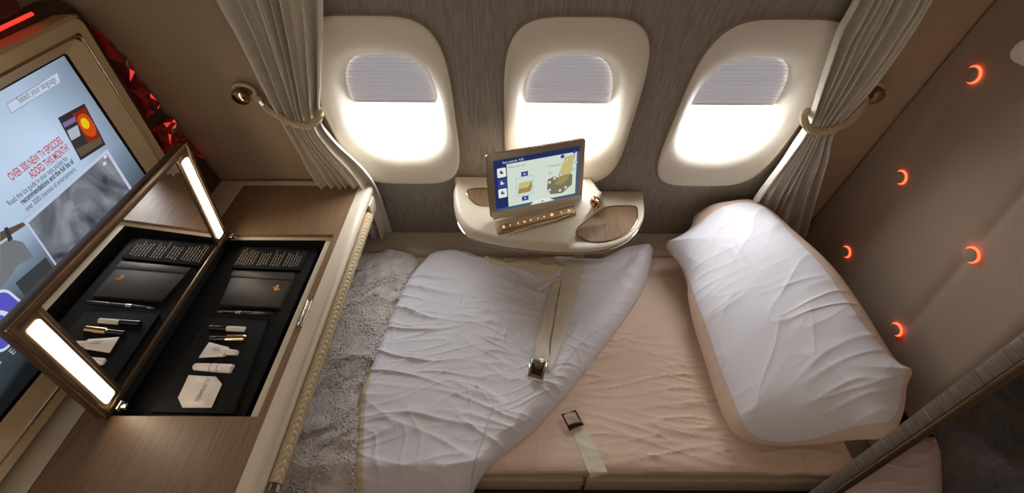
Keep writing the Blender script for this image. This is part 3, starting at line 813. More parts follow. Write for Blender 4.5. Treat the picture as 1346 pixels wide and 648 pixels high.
# cream arm cushion at the head corner
ca = PZ(1196, 548, .53)
mb.tube([V((1.12, .60, .50)), V((1.19, .60, .50))], [.03, .03], 20); 
tag(mb.build('bolster', M['cream_leather']), 'small round cream leather bolster end beside the pillow corner', 'bolster')

# ---- fleece blanket at the foot
def outl(pts, z): return [(p.x, p.y) for p in (PZ(px, py, z) for px, py in pts)]
dpx = [(583, 324), (558, 336), (535, 362), (516, 400), (498, 440), (478, 490), (466, 520), (462, 570), (458, 620), (452, 690), (600, 690), (612, 642), (655, 596), (720, 545), (780, 470), (826, 410), (852, 368), (858, 335), (852, 308), (835, 316), (800, 338), (770, 344), (740, 336), (700, 344), (665, 340), (635, 336), (610, 326)]
DZ0 = BEDZ+.045
do = smoothpoly(outl(dpx, DZ0), 2)
do = [(x, min(y, 1.385)) for x, y in do]
fo = smoothpoly(outl([(420, 322), (478, 318), (515, 320), (548, 334), (558, 352), (530, 440), (505, 560), (490, 700), (330, 720), (340, 560)], .515), 2)
fo = [(max(x, -.69), min(y, 1.385)) for x, y in fo]
def fz(x, y, d):
    t = min(1, d/.05); h = .042*math.sqrt(max(0, 1-(1-t)**2))
    if inpoly(x, y, do): k_ = max(.06, 1-edist(x, y, do)/.035); h *= k_
    else: k_ = 1
    z = BEDZ+.006+h+k_*.022*nz(x*5, y*6, 3)+k_*(.022*wrinkle(x, y, R(55), .3, .12, 1, 3)+.006*nz(x*22, y*22))
    if y < .5: z -= min(.12, (.5-y)*.9)
    return max(z, BEDZ+.004 if y > .5 else 0)
vs, fs = starpatch(fo, (-.58, .95), fz, lambda x, y: BEDZ+.001 if y > .5 else BEDZ-(.5-y), 70, 260)
fb = thing('fleece_blanket', (-.6, .95, BEDZ), 'grey fluffy fleece blanket between the console and the white duvet', 'blanket')
obj('blanket', vs, fs, M['fleece'], fb)
random.seed(11)
xs = [p[0] for p in fo]; ys = [p[1] for p in fo]
mb_v, mb_f = [], []
cnt = 0
while cnt < 42000:
    x = random.uniform(min(xs), max(xs)); y = random.uniform(max(.38, min(ys)), max(ys))
    if not inpoly(x, y, fo): continue
    cnt += 1; d = edist(x, y, fo); z = fz(x, y, d)
    a = 6.28*nz(x*7, y*7, 1)+random.uniform(-.8, .8); l = random.uniform(.010, .020)
    dx, dy = math.cos(a)*l, math.sin(a)*l; wx, wy = -math.sin(a)*.0022, math.cos(a)*.0022; b = len(mb_v)
    mb_v += [(x-wx, y-wy, z-.001), (x+wx, y+wy, z-.001), (x+dx*.5-wx, y+dy*.5-wy, z+l*.55), (x+dx*.5+wx, y+dy*.5+wy, z+l*.55), (x+dx, y+dy, z+l*.55)]
    mb_f += [[b, b+1, b+3, b+2], [b+2, b+3, b+4]]
def rawobj(name, vs, fs, m_, parent):
    me = bpy.data.meshes.new(name); off = worldloc(parent); me.from_pydata([V(v)-off for v in vs], [], fs); me.materials.append(m_)
    o = bpy.data.objects.new(name, me); C.objects.link(o); o.parent = parent; return o
M['pile'] = gm('pile', srgb(232, 224, 220), .14, (30, 30, 30), rough=.9, sheen=.5, bump=0)
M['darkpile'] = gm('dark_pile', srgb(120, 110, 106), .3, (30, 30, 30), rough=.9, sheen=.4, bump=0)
tag(rawobj('pile', mb_v, mb_f, M['pile'], fb), kind='stuff')

# ---- white duvet thrown over the middle of the bed
fold_a, fold_b = V((.07, .60)), V((.60, 1.36))
def dz(x, y, d):
    w = .045; t = min(1, d/w); h = .055*math.sqrt(max(0, 1-(1-t)**2))
    # plump roll along the diagonal fold
    dd = d if (x*1-.0) > -.45 else 1
    z = BEDZ+.004+h
    roll_ = .020*math.exp(-((d-.06)/.05)**2) * max(0, min(1, (x-(-.1))/.2))
    z += roll_
    z += .018*nz(x*3.2+1, y*3.6, 6)*min(1, d/.06)
    k = min(1, d/.03)
    z += k*(wrinkle(x, y, R(-5), .45, .085, .013, 2)+wrinkle(x, y, R(-14), .34, .055, .008, 8)+wrinkle(x, y, R(12), .3, .045, .005, 21)+wrinkle(x, y, R(48), .36, .08, .008, 12)*(1 if x > .1 else .3)+wrinkle(x, y, R(-70), .2, .08, .004, 15))
    z += k*.002*nz(x*12, y*14, 1)
    z += .045*math.exp(-((x-.57)/.10)**2-((y-1.38)/.10)**2)
    z += .020*math.exp(-((x+.27)/.07)**2-((y-1.34)/.07)**2)
    if y < .5: z -= min(.3, (.5-y)**1.3*2.2)
    return z
vs, fs = starpatch(do, (0.0, .88), dz, lambda x, y: (BEDZ+.001 if y > .5 else BEDZ-min(.3, (.5-y)**1.3*2.2)), 130, 900)
dv = thing('duvet', (0, .88, BEDZ), 'white crumpled duvet folded back diagonally across the bed', 'duvet')
hp = [(p.x, p.y) for p in (PZ(a, b, DZ0) for a, b in [(583, 320), (556, 332), (532, 360), (512, 400), (494, 440), (474, 490), (464, 520), (459, 570), (455, 620), (450, 690)])]
def hdist(x, y):
    d = 9
    for q in range(len(hp)-1):
        ax, ay = hp[q]; bx, by = hp[q+1]; dx, dy = bx-ax, by-ay; t = max(0, min(1, ((x-ax)*dx+(y-ay)*dy)/(dx*dx+dy*dy))); d = min(d, math.hypot(x-ax-dx*t, y-ay-dy*t))
    return d
A_, B_ = [], []
for f in fs:
    c0 = vs[f[0]]; wv = .022 if c0.y > .85 else .022+.022*min(1, (.85-c0.y)/.1)
    (B_ if (edist(c0.x, c0.y, do) < wv and hdist(c0.x, c0.y) < .05) else A_).append(f)
def used(vs, fs):
    idx = {}; nv = []; nf = []
    for f in fs:
        g_ = []
        for q in f:
            if q not in idx: idx[q] = len(nv); nv.append(vs[q])
            g_.append(idx[q])
        nf.append(g_)
    return nv, nf
a_, b_ = used(vs, A_); obj('duvet_cover', a_, b_, M['linen'], dv, angle=80)
a_, b_ = used(vs, B_); tag(obj('bound_edge', a_, b_, M['hem'], dv, angle=80), 'cream bound edge')
def dzp(x, y): return dz(x, y, edist(x, y, do) if inpoly(x, y, do) else 0)
# lining turned back along the upper edge, below the side table
tp_ = smoothpoly(outl([(632, 336), (660, 332), (705, 338), (736, 346), (733, 362), (712, 368), (694, 352), (664, 354), (645, 348)], DZ0+.02), 2)
tp_ = [(x, min(y, 1.383)) for x, y in tp_]; tc_ = (sum(p[0] for p in tp_)/len(tp_), sum(p[1] for p in tp_)/len(tp_))
vs, fs = starpatch(tp_, tc_, lambda x, y, d: dzp(x, y)+.002+.010*min(1, d/.012)**.5+.006*wrinkle(x, y, R(60), .1, .03, 1, 5), lambda x, y: dzp(x, y)-.004, 24, 160)
tag(obj('turned_lining', vs, fs, M['hem'], dv, angle=80), 'cream lining turned back')
# ---- pillow
PSL = R(25); PYT = R(9); PU = V((math.cos(PSL), 0, math.sin(PSL))); PV_ = V((0, math.cos(PYT), math.sin(PYT))); PN = PU.cross(PV_).normalized(); PV_ = PN.cross(PU); PO = V((.66, .95, BEDZ+.095))
def pil2(pts):
    out = []
    for px, py in pts:
        q = PL(px, py, PO, PN)-PO; out.append((q.dot(PU), q.dot(PV_)))
    return out
outer_px = [(873, 320), (893, 312), (910, 300), (912, 280), (926, 263), (948, 257), (985, 259), (1010, 272), (1035, 296), (1075, 330), (1105, 362), (1135, 405), (1163, 452), (1180, 478), (1203, 486), (1192, 504), (1190, 535), (1182, 560), (1168, 578), (1120, 578), (1075, 585), (1010, 587), (975, 580), (955, 560), (940, 520), (925, 470), (912, 430), (903, 390), (905, 375), (893, 345), (880, 333)]
inner_px = [(876, 321), (895, 314), (913, 308), (930, 300), (950, 289), (972, 281), (990, 277), (1006, 280), (1022, 296), (1050, 330), (1080, 362), (1110, 405), (1138, 446), (1176, 480), (1189, 492), (1184, 508), (1182, 535), (1168, 560), (1140, 562), (1100, 570), (1060, 582), (1010, 583), (982, 572), (968, 540), (948, 490), (932, 440), (918, 405), (908, 375), (898, 350), (882, 331)]
po_ = smoothpoly(pil2(outer_px), 2); pi_ = smoothpoly(pil2(inner_px), 2)
cen = pil2([(1035, 425)])[0]
def polar(P, c, na):
    r = []
    for j in range(na):
        a = 2*math.pi*j/na; dx, dy = math.cos(a), math.sin(a); best = 0
        for i in range(len(P)):
            ax, ay = P[i-1]; bx, by = P[i]; ex, ey = bx-ax, by-ay; den = dx*ey-dy*ex
            if abs(den) < 1e-12: continue
            t = ((ax-c[0])*ey-(ay-c[1])*ex)/den; u = ((ax-c[0])*dy-(ay-c[1])*dx)/den
            if t > 0 and -1e-9 <= u <= 1+1e-9: best = max(best, t)
        r.append(best)
    return r
NA = 720; ro = polar(po_, cen, NA); ri = [min(a, b*.995) for a, b in zip(polar(pi_, cen, NA), ro)]
def pilh(u, v, d):
    h = .092*(1-math.exp(-(d/.055)**.85))
    h += min(1, d/.03)*(wrinkle(u, v, R(24), .38, .10, .0065, 4, .15)+wrinkle(u, v, R(12), .34, .05, .0035, 7, .15)+wrinkle(u, v, R(60), .4, .12, .003, 13, .2))+.006*nz(u*5, v*5, 3)
    return h
def P3(u, v, h):
    p = PO+PU*u+PV_*v+PN*h; p.y = min(p.y, wz(p.z)-.05); p.z = max(p.z, BEDZ+.012 if p.y < 1.38 else .52); return p
pw = thing('pillow', (.95, .95, BEDZ), 'large white pillow with a blush underside leaning on the seat shell', 'pillow')
nr = 90; vs = [P3(cen[0], cen[1], pilh(*cen, edist(*cen, po_)))]; fs = []
for i in range(1, nr+1):
    f = i/nr
    for j in range(NA):
        a = 2*math.pi*j/NA; r_ = ri[j]*f; u, v = cen[0]+math.cos(a)*r_, cen[1]+math.sin(a)*r_; vs.append(P3(u, v, pilh(u, v, edist(u, v, po_))))
ix = lambda i, j: 1+(i-1)*NA+(j % NA)
for j in range(NA): fs.append([0, ix(1, j), ix(1, j+1)])
for i in range(1, nr):
    for j in range(NA): fs.append([ix(i, j), ix(i+1, j), ix(i+1, j+1), ix(i, j+1)])
obj('white_case', vs, fs, M['linen'], pw, angle=80)
vs = []; fs = []; rows = []
steps = [(0, -.003), (.25, -.004), (.5, 0), (.75, 0), (.95, 0), (1, 0)]
for (t, dh) in steps:
    for j in range(NA):
        a = 2*math.pi*j/NA; r_ = ri[j]*.985*(1-t)+ro[j]*t; u, v = cen[0]+math.cos(a)*r_, cen[1]+math.sin(a)*r_
        d = edist(u, v, po_) if t < 1 else 0
        vs.append(P3(u, v, pilh(u, v, d)-.004*(1-t)))
for f, hh in ((.94, -.018), (.85, -.035), (.7, -.048), (.4, -.052)):
    for j in range(NA):
        a = 2*math.pi*j/NA; r_ = ro[j]*f; p = P3(cen[0]+math.cos(a)*r_, cen[1]+math.sin(a)*r_, hh)
        p.z = max(p.z, BEDZ+.008); vs.append(p)
k = len(steps)+4
for i in range(k-1):
    for j in range(NA): fs.append([i*NA+j, i*NA+(j+1) % NA, (i+1)*NA+(j+1) % NA, (i+1)*NA+j])
fs.append([(k-1)*NA+j for j in range(NA)])
obj('blush_back', vs, fs, M['pink'], pw, angle=80)

# ================================================================== SEAT BELTS
def onsurf(px, py, fn, lift):
    z = BEDZ+.05
    for _ in range(12): p = PZ(px, py, z); z = z*.4+.6*(fn(p.x, p.y)+lift)
    return V((p.x, p.y, z))
def ribbon(left, right, fn, lift, n=40, m=8, thick=.0025, twist=None):
    def samp(L_, t):
        x = t*(len(L_)-1); i = min(int(x), len(L_)-2); f = x-i
        g = lambda k: (L_[max(0, min(len(L_)-1, k))])
        # catmull rom
        a, b, c_, d_ = g(i-1), g(i), g(i+1), g(i+2)
        return tuple(.5*((2*b[q])+(-a[q]+c_[q])*f+(2*a[q]-5*b[q]+4*c_[q]-d_[q])*f*f+(-a[q]+3*b[q]-3*c_[q]+d_[q])*f**3) for q in (0, 1))
    vs = []; fs = []
    for i in range(n+1):
        a = samp(left, i/n); b = samp(right, i/n)
        for j in range(m+1):
            u = j/m; p = onsurf(a[0]*(1-u)+b[0]*u, a[1]*(1-u)+b[1]*u, fn, lift); vs.append(p)
    # relax so the webbing bridges creases
    for _ in range(6):
        z = [v.z for v in vs]
        for i in range(1, n):
            for j in range(m+1): vs[i*(m+1)+j].z = max(vs[i*(m+1)+j].z, (z[(i-1)*(m+1)+j]+z[(i+1)*(m+1)+j])/2)
    for i in range(n):
        for j in range(m): a = i*(m+1)+j; fs.append([a, a+1, a+m+2, a+m+1])
    b = len(vs); nv = [v-V((0, 0, thick)) for v in vs]; vs2 = vs+nv; fs2 = fs+[[q+b for q in f[::-1]] for f in fs]
    for i in range(n):
        for j in (0, m): a = i*(m+1)+j; fs2.append([a, a+m+1, b+a+m+1, b+a])
    return vs2, fs2
blt = thing('buckle_belt', PZ(706, 487, BEDZ), 'cream seat belt with a chrome buckle lying over the white duvet', 'seat belt')
vs, fs = ribbon([(742, 338), (738, 370), (733, 400), (727, 435), (722, 470), (719, 484)], [(768, 338), (762, 370), (755, 400), (745, 435), (731, 470), (724, 490)], dzp, .006)
obj('webbing', vs, fs, M['belt'], blt)
vs, fs = ribbon([(728, 371), (719, 395), (712, 425), (705, 448), (703, 472)], [(737, 371), (731, 398), (727, 425), (722, 448), (722, 474)], dzp, .012)
obj('webbing', vs, fs, M['belt'], blt)
def buckle(cen_px, quad, fn, name, parent):
    q = [onsurf(x, y, fn, .012) for x, y in quad]; zz = max(p.z for p in q)+.002; q = [PZ(x, y, zz) for x, y in quad]
    c_ = sum(q, V((0, 0, 0)))/len(q)
    mb = MB(); mb.prism([tuple(p-V((0, 0, .010))) for p in q], (0, 0, 1), .018, .004, seg=3); mb.build('buckle_body', M['chrome'], parent)
    return q, c_, zz
q, c_, zz = buckle(None, [(697, 470), (721, 474), (713, 503), (693, 496)], dzp, 'buckle', blt)
mb = MB(); q2 = [c_.lerp(p, .72)+V((0, 0, .0085)) for p in q]; mb.prism([tuple(p) for p in q2], (0, 0, 1), .004, .0015); mb.build('buckle_lever', mat('dark_chrome', srgb(110, 96, 88), .12, metal=1), blt)
b2 = thing('tongue_belt', PZ(785, 620, BEDZ), 'short cream seat belt with a dark metal tongue hanging over the near bed edge', 'seat belt')
def bs(x, y):
    if y < .50: return BEDZ-.004-(.50-y)*1.5
    return BEDZ+bedwr(x, y)
vs, fs = ribbon([(748, 560), (757, 580), (765, 600), (774, 622), (776, 628)], [(765, 556), (776, 574), (787, 596), (797, 616), (799, 622)], bs, .006)
obj('webbing', vs, fs, M['belt'], b2)
q = [PZ(x, y, BEDZ+.018) for x, y in ((739, 545), (756, 540), (766, 558), (749, 565))]
mb = MB(); mb.tube(q, .0038, 10, closed=True); 
mb.frame_box(q[3]-V((0, 0, .004)), q[2]-q[3], (q[0]-q[3])*.28, (0, 0, .008), .002); mb.build('metal_tongue', mat('dark_metal', srgb(96, 78, 66), .25, metal=1), b2)

# ================================================================== SIDE TABLE UNIT WITH TABLET
un = thing('side_table_unit', (.14, 1.38, .51), 'cream rounded side table unit on the window ledge with veneer inlays and lit buttons', 'side table')
ZU = .80
rim_px = [(603, 246), (597, 262), (597, 280), (602, 298), (614, 312), (635, 320), (670, 326), (705, 330), (740, 332), (775, 332), (805, 327), (828, 316), (842, 300), (847, 282), (846, 262)]
rim = [PZ(px, py, ZU) for px, py in rim_px]
rim = [V((p.x, min(p.y, wz(ZU)-.016), ZU)) for p in rim]
rim[0].y = rim[-1].y = wz(ZU)-.016
ro2 = [(p.x, p.y) for p in rim]
ro2 = [ro2[0]] + [q for q in smoothpoly(ro2, 2) if True][4:-6] + [ro2[-1]]
uc = (.14, 1.27)
def uz(x, y, d):
    # raised slope for the tablet on the left and centre, low shelf at the right
    hi = .888-(1.40-y)*.20 ; lo = .816
    ex = .345-max(0, 1.34-y)*.62-max(0, y-1.34)*.5
    t = max(0, min(1, (ex-x)/.018)); t = t*t*(3-2*t)
    z = lo+(hi-lo)*t
    e = .015; k = min(1, d/e); 
    if y > wz(ZU)-.045: k = 1
    return z-(z-ZU-.006)*(1-math.sqrt(max(0, 1-(1-k)**2)))*.8
vs, fs = starpatch(ro2, uc, uz, lambda x, y: ZU, 60, 240)
for v in vs: v.y = min(v.y, wz(v.z)-.010)
obj('top_shell', vs, fs, M['cream'], un, angle=50)
def scaled(P, c, k, z): return [V((c[0]+(x-c[0])*k, min(c[1]+(y-c[1])*k, wz(z)-.012), z)) for x, y in P]
mb = MB(); pts = scaled(ro2, (uc[0], 1.42), .985, ZU-.006); mb.tube(pts, .0042, 8); mb.build('chrome_trim', M['chrome'], un)
mb = MB()
A = scaled(ro2, (uc[0], 1.42), .95, ZU-.004); B = scaled(ro2, (uc[0], 1.42), .90, ZU-.04); D = scaled(ro2, (uc[0], 1.43), .62, ZU-.085); n = len(A)
mb.add(A+B+D, [[i*n+j, i*n+(j+1) % n, (i+1)*n+(j+1) % n, (i+1)*n+j] for i in (0, 1) for j in range(n)]+[[j for j in range(n)], [2*n+j for j in range(n)]])
mb.build('lower_shell', M['cream_leather'], un)
mb = MB(); mb.lathe((.13, 1.435, .513), (0, 0, 1), [(.048, 0), (.045, .01), (.044, .10), (.046, .20)], 32); mb.build('stem', M['cream'], un)
# veneer inlays
def inlay(pts, name):
    q = []
    for px, py in pts:
        z = .83
        for _ in range(10): p = PZ(px, py, z); z = .5*z+.5*(uz(p.x, p.y, .1)+.001)
        q.append(V((p.x, p.y, uz(p.x, p.y, .1)+.0012)))
    q = [V(p) for p in smoothpoly([tuple(p) for p in q], 2)]
    # keep it on the surface plane
    mb = MB(); c0 = sum(q, V((0, 0, 0)))/len(q); n = len(q); mb.add(q+[c0], [[j, (j+1) % n, n] for j in range(n)]); o = mb.build(name, M['veneer'], un, smooth=False)
    mb = MB(); mb.tube(q, .0024, 8, closed=True); mb.build('inlay_trim', M['gold'], o)
inlay([(757, 303), (762, 297), (790, 276), (800, 271), (834, 270), (838, 275), (838, 290), (830, 303), (812, 314), (790, 319), (768, 317)], 'veneer_inlay')
inlay([(613, 252), (617, 248), (645, 247), (652, 255), (652, 270), (634, 271), (624, 268), (616, 260)], 'veneer_inlay')
# button bar
def us(px, py, lift=.002):
    z = .84
    for _ in range(12): p = PZ(px, py, z); z = .5*z+.5*(uz(p.x, p.y, .1)+lift)
    return V((p.x, p.y, uz(p.x, p.y, .1)+lift))
q = [us(*p) for p in ((651, 296), (755, 271), (757, 284), (655, 311))]
nb_ = (q[1]-q[0]).cross(q[3]-q[0]).normalized(); nb_ = nb_ if nb_.z > 0 else -nb_
mb = MB(); mb.prism([tuple(p) for p in smoothpoly([tuple(x) for x in q], 1)], nb_, .004, .0015); bar = mb.build('button_bar', gm('bar_bronze', srgb(176, 150, 120), .05, (200, 200, 200), rough=.35, metal=.4, bump=0), un)
mb = MB(); mb.tube([p+nb_*.003 for p in q], .0016, 6, closed=True); mb.build('bar_trim', M['gold'], bar)
mb = MB(); qq = [p+nb_*.0046 for p in q]; a, b = qq[3].lerp(qq[0], .30), qq[2].lerp(qq[1], .30); mb.tube([a.lerp(b, .06), a.lerp(b, .96)], .002, 8); mb.build('bar_rail', M['gold'], bar)
for i in range(10):
    t = (.09, .17, .27, .35, .43, .52, .60, .70, .82, .92)[i]; a, b = qq[0].lerp(qq[1], t), qq[3].lerp(qq[2], t); c0 = a.lerp(b, .38); s_ = (.005, .003, .004, .004, .004, .003, .003, .0075, .004, .0045)[i]
    xd = (qq[1]-qq[0]).normalized(); yd = (qq[0]-qq[3]).normalized(); mb = MB()
    if i % 3 == 0: mb.lathe(c0, nb_, [(s_, 0), (s_, .001)], 16)
    elif i % 3 == 1: mb.prism([c0-xd*s_, c0+yd*s_*1.1, c0+xd*s_, c0-yd*s_*.8], nb_, .001)
    else: mb.prism([c0-xd*s_*.5-yd*s_, c0+xd*s_*.5-yd*s_, c0+xd*s_*.4+yd*s_, c0-xd*s_*.4+yd*s_], nb_, .001)
    mb.build('lit_icon', M['amber'], bar, smooth=False)
# metal knob on the slope between the levels
kp = us(783, 266, 0); kn = V((.55, -.45, .7)).normalized()
mb = MB(); mb.lathe(kp-kn*.008, kn, [(.021, 0), (.0235, .006), (.0235, .011), (.019, .015), (.014, .012), (.012, .018), (.001, .020)], 24); mb.build('control_knob', mat('copper_chrome', srgb(190, 140, 110), .15, metal=1), un)

# ---- tablet
bl = PZ(645, 287, .868); br = PZ(765, 262, .868); TD = (br-bl).normalized(); TWd = (br-bl).length
bk = V((-TD.y, TD.x, 0)); ang = R(98); TU = V((0, 0, 1))*math.sin(ang)-bk*math.cos(ang)*1; TNn = TD.cross(TU).normalized()
if TNn.y > 0: TNn = -TNn
TH = .236
tab = thing('tablet', (bl+br)/2, 'tablet controller in a bronze case with a lit seat adjustment screen', 'tablet')
def tp(u, v, d=0): return bl+TD*(u*TWd)+TU*(v*TH)+TNn*d
def tabpoly(cu, cv, w, h, r_, d): return [bl+TD*(cu*TWd+a)+TU*(cv*TH+b)+TNn*d for a, b in rr2(w, h, r_)]
mb = MB(); mb.prism(tabpoly(.5, .5, TWd, TH, .012, -.012), TNn, .012, .002); mb.build('case', gm('tablet_case', srgb(176, 160, 140), .03, (200, 200, 200), rough=.35, metal=.4, bump=0), tab)
mb = MB(); mb.tube(tabpoly(.5, .5, TWd, TH, .012, -.004), .002, 8, closed=True); mb.build('case_edge', M['chrome'], tab)
mb = MB(); mb.frame_box(tp(.02, -.03, -.014), TD*TWd*.96, TU*.03, TNn*.020, .003); mb.build('cradle', M['cream'], tab)
TB = {k: emis('t_'+k, srgb(*c_), 1) for k, c_ in dict(navy=(32, 44, 92), blue=(54, 66, 140), slate=(66, 88, 116), pale=(206, 218, 206), w=(225, 228, 225), khaki=(196, 182, 120), khaki2=(150, 138, 88), dkk=(120, 114, 86), ink=(40, 46, 70), g=(120, 128, 120)).items()}
u0, u1, v0, v1 = .065, .945, .09, .90
def trect(name, a, b, c_, d_, m_, dep, parent):
    mb = MB(); U = lambda t: u0+(u1-u0)*t; VV = lambda t: v0+(v1-v0)*t
    mb.add([tp(U(a), VV(b), dep), tp(U(c_), VV(b), dep), tp(U(c_), VV(d_), dep), tp(U(a), VV(d_), dep)], [[0, 1, 2, 3]]); return mb.build(name, m_, parent, smooth=False)
def tpoly(name, pts, m_, dep, parent):
    mb = MB(); mb.add([tp(u0+(u1-u0)*a, v0+(v1-v0)*b, dep) for a, b in pts], [list(range(len(pts)))]); return mb.build(name, m_, parent, smooth=False)
ts = trect('screen', 0, 0, 1, 1, TB['slate'], .0006, tab)
trect('status_bar', 0, .90, 1, 1, TB['navy'], .0009, ts); trect('side_bar', 0, .06, .145, .90, TB['navy'], .0010, ts)
trect('page', .145, .06, .965, .90, TB['pale'], .0011, ts)
for i, (c_, m_) in enumerate(((.76, 'w'), (.555, 'blue'), (.36, 'w'))):
    mb = MB(); mb.add([bl+TD*((u0+(u1-u0)*.085)*TWd+a)+TU*((v0+(v1-v0)*c_)*TH+b)+TNn*.0014 for a, b in rr2(.030, .034, .004)], [list(range(36))]); mb.build('menu_button', TB[m_], ts, smooth=False)
    k = 'ink' if m_ == 'w' else 'w'
    tpoly('menu_icon', [(.065, c_-.02), (.10, c_-.02), (.11, c_+.0), (.09, c_+.01), (.085, c_+.05), (.07, c_+.04)], TB[k], .0018, ts)
# legrest picture with arrows
mb = MB(); fr_ = [(.245, .24), (.445, .24), (.445, .60), (.245, .60)]; mb.tube([tp(u0+(u1-u0)*a, v0+(v1-v0)*b, .0014) for a, b in fr_], .0006, 6, closed=True); mb.build('picture_outline', TB['g'], ts)
tpoly('legrest_picture', [(.265, .28), (.41, .29), (.43, .37), (.43, .50), (.40, .50), (.27, .41)], TB['khaki2'], .0015, ts)
tpoly('legrest_picture', [(.265, .38), (.38, .38), (.43, .50), (.28, .50)], TB['khaki'], .0018, ts)
for v_ in (.66, .17):
    trect('arrow_button', .305, v_-.045, .385, v_+.045, TB['blue'], .0018, ts); tpoly('arrow', [(.33, v_-.012), (.36, v_-.012), (.345, v_+.018)] if v_ > .5 else [(.33, v_+.012), (.345, v_-.018), (.36, v_+.012)], TB['w'], .0022, ts)
# seat picture
tpoly('seat_picture', [(.62, .46), (.70, .50), (.76, .44), (.92, .48), (.92, .26), (.80, .12), (.66, .14), (.61, .26)], TB['dkk'], .0014, ts)
tpoly('seat_picture', [(.74, .48), (.80, .74), (.93, .78), (.90, .50), (.84, .44)], TB['khaki'], .0016, ts)
tpoly('seat_picture', [(.70, .34), (.76, .48), (.90, .50), (.86, .38), (.78, .30)], TB['khaki2'], .0018, ts)
tpoly('seat_picture', [(.80, .76), (.82, .84), (.95, .86), (.93, .76)], TB['khaki'], .0018, ts)
for a, b in ((.845, .78), (.955, .70), (.925, .57), (.78, .51), (.645, .57), (.70, .46), (.64, .40), (.64, .24), (.77, .19), (.84, .23)):
    c0 = tp(u0+(u1-u0)*a, v0+(v1-v0)*b, .0020); mb = MB(); mb.lathe(c0, TNn, [(.0062, 0), (.0062, .0004)], 20); mb.build('hotspot', TB['ink'], ts, smooth=False)
    mb = MB(); mb.lathe(c0, TNn, [(.0052, .0004), (.0052, .0008)], 20, 0); mb.lathe(c0, TNn, [(.0018, .0009), (.0018, .0011)], 10, 1); mb.build('hotspot_dot', [TB['w'], TB['ink']], ts, smooth=False)
for a, b, s_ in ((.79, .89, .007), (.93, .93, .005)):
    mb = MB(); mb.lathe(tp(u0+(u1-u0)*a, v0+(v1-v0)*(b-.03), .0020), TNn, [(s_, 0), (s_, .0006)], 20); mb.build('round_button', TB['blue'], ts, smooth=False)
tpoly('home_tab', [(.40, .0), (.45, .075), (.60, .095), (.72, .0)], TB['w'], .0020, ts)
tpoly('home_arrow', [(.53, .03), (.58, .03), (.555, .055)], TB['ink'], .0024, ts)
for body, a, b, s_, m_ in (('Seat controls  9:30', .10, .925, .0105, 'w'), ('Select your seat', .16, .82, .0105, 'g'), ('+ Treatments', .60, .70, .0105, 'g')):
    vs, fs = text('t', body, s_, None, ts, tp(u0+(u1-u0)*a, v0+(v1-v0)*b, .0022), TD, TU, squeeze=.9)
    if body[0] in 'S+': obj('caption', vs, fs, TB[m_], ts, smooth=False)

# ================================================================== CURTAINS
def curtain(name, Lp, Rp, label, pleats, seed, d0=.05):
    """edges given as pixel polylines on the plane in front of the wall; pleats fold in depth"""
    root = thing(name, PW(*Lp[-1], d0), label, 'curtain', None)
    rows = 150; cols = 260; vs = []; fs = []
    def lens(P):
        c = [0]
        for i in range(1, len(P)): c.append(c[-1]+math.hypot(P[i][0]-P[i-1][0], P[i][1]-P[i-1][1]))
        return c
    def at_y(P, t):
        # catmull-rom on equal index
        x = t*(len(P)-1); i = min(int(x), len(P)-2); f = x-i; g = lambda k: P[max(0, min(len(P)-1, k))]
        a, b, c_, e_ = g(i-1), g(i), g(i+1), g(i+2)
        return V([.5*((2*b[q])+(-a[q]+c_[q])*f+(2*a[q]-5*b[q]+4*c_[q]-e_[q])*f*f+(-a[q]+3*b[q]-3*c_[q]+e_[q])*f**3) for q in (0, 1)])
    random.seed(seed); ph = [random.uniform(0, 6.28) for _ in range(4)]
    for r in range(rows+1):
        t = r/rows; a = at_y(Lp, t); b = at_y(Rp, t)
        A = PW(a.x, a.y, d0); B = PW(b.x, b.y, d0); w = (B-A).length
        amp = max(.010, min(.026, .004/max(w, .03)+.012))
        if r == rows: pass
        for c_ in range(cols+1):
            u = c_/cols; uu = u+.035*math.sin(6.28*u*1.5+ph[0])+.02*math.sin(6.28*u*3.3+ph[1]+t*1.5)
            fold = math.sin(2*math.pi*pleats*uu+ph[2]+.4*math.sin(t*5)); fold = math.copysign(abs(fold)**.75, fold)
            f2 = math.sin(2*math.pi*pleats*2.3*uu+ph[3]+t*2)*.28
            side = math.cos(2*math.pi*pleats*uu+ph[2])*.35*w/pleats/3
            e = min(1, min(u, 1-u)*cols/6+.25)
            vs.append(A.lerp(B, u)+NR*((fold*.8+f2)*amp*e+.004*nz(u*6, t*8, seed))+(B-A).normalized()*side*min(1, min(u, 1-u)*20))
    for r in range(rows):
        for c_ in range(cols): a = r*(cols+1)+c_; fs.append([a, a+1, a+cols+2, a+cols+1])
    o = obj('cloth', vs, fs, M['curtain'], root, angle=80); md = o.modifiers.new('solid', 'SOLIDIFY'); md.thickness = .0015
    return root
LL = [(215, -140), (248, -70), (282, 0), (310, 48), (340, 104), (371, 157), (388, 190), (402, 222), (424, 258), (442, 310)]
LR = [(428, -140), (427, -70), (425, 0), (424, 48), (422, 104), (421, 157), (440, 187), (478, 224), (498, 256), (516, 309)]
cl = curtain('curtain', LL, LR, 'cream pleated curtain tied back at the left of the windows, falling behind the console', 7, 4)
RL = [(1180, -140), (1148, -70), (1119, 0), (1099, 38), (1080, 96), (1058, 162), (1034, 200), (1008, 235), (986, 268), (975, 300)]
RR = [(1296, -140), (1262, -70), (1226, 0), (1195, 52), (1145, 115), (1098, 166), (1090, 200), (1080, 240), (1068, 285), (1060, 315)]
cr_ = curtain('curtain', RL, RR, 'cream pleated curtain tied back at the right of the windows, hanging behind the pillow', 7, 9)

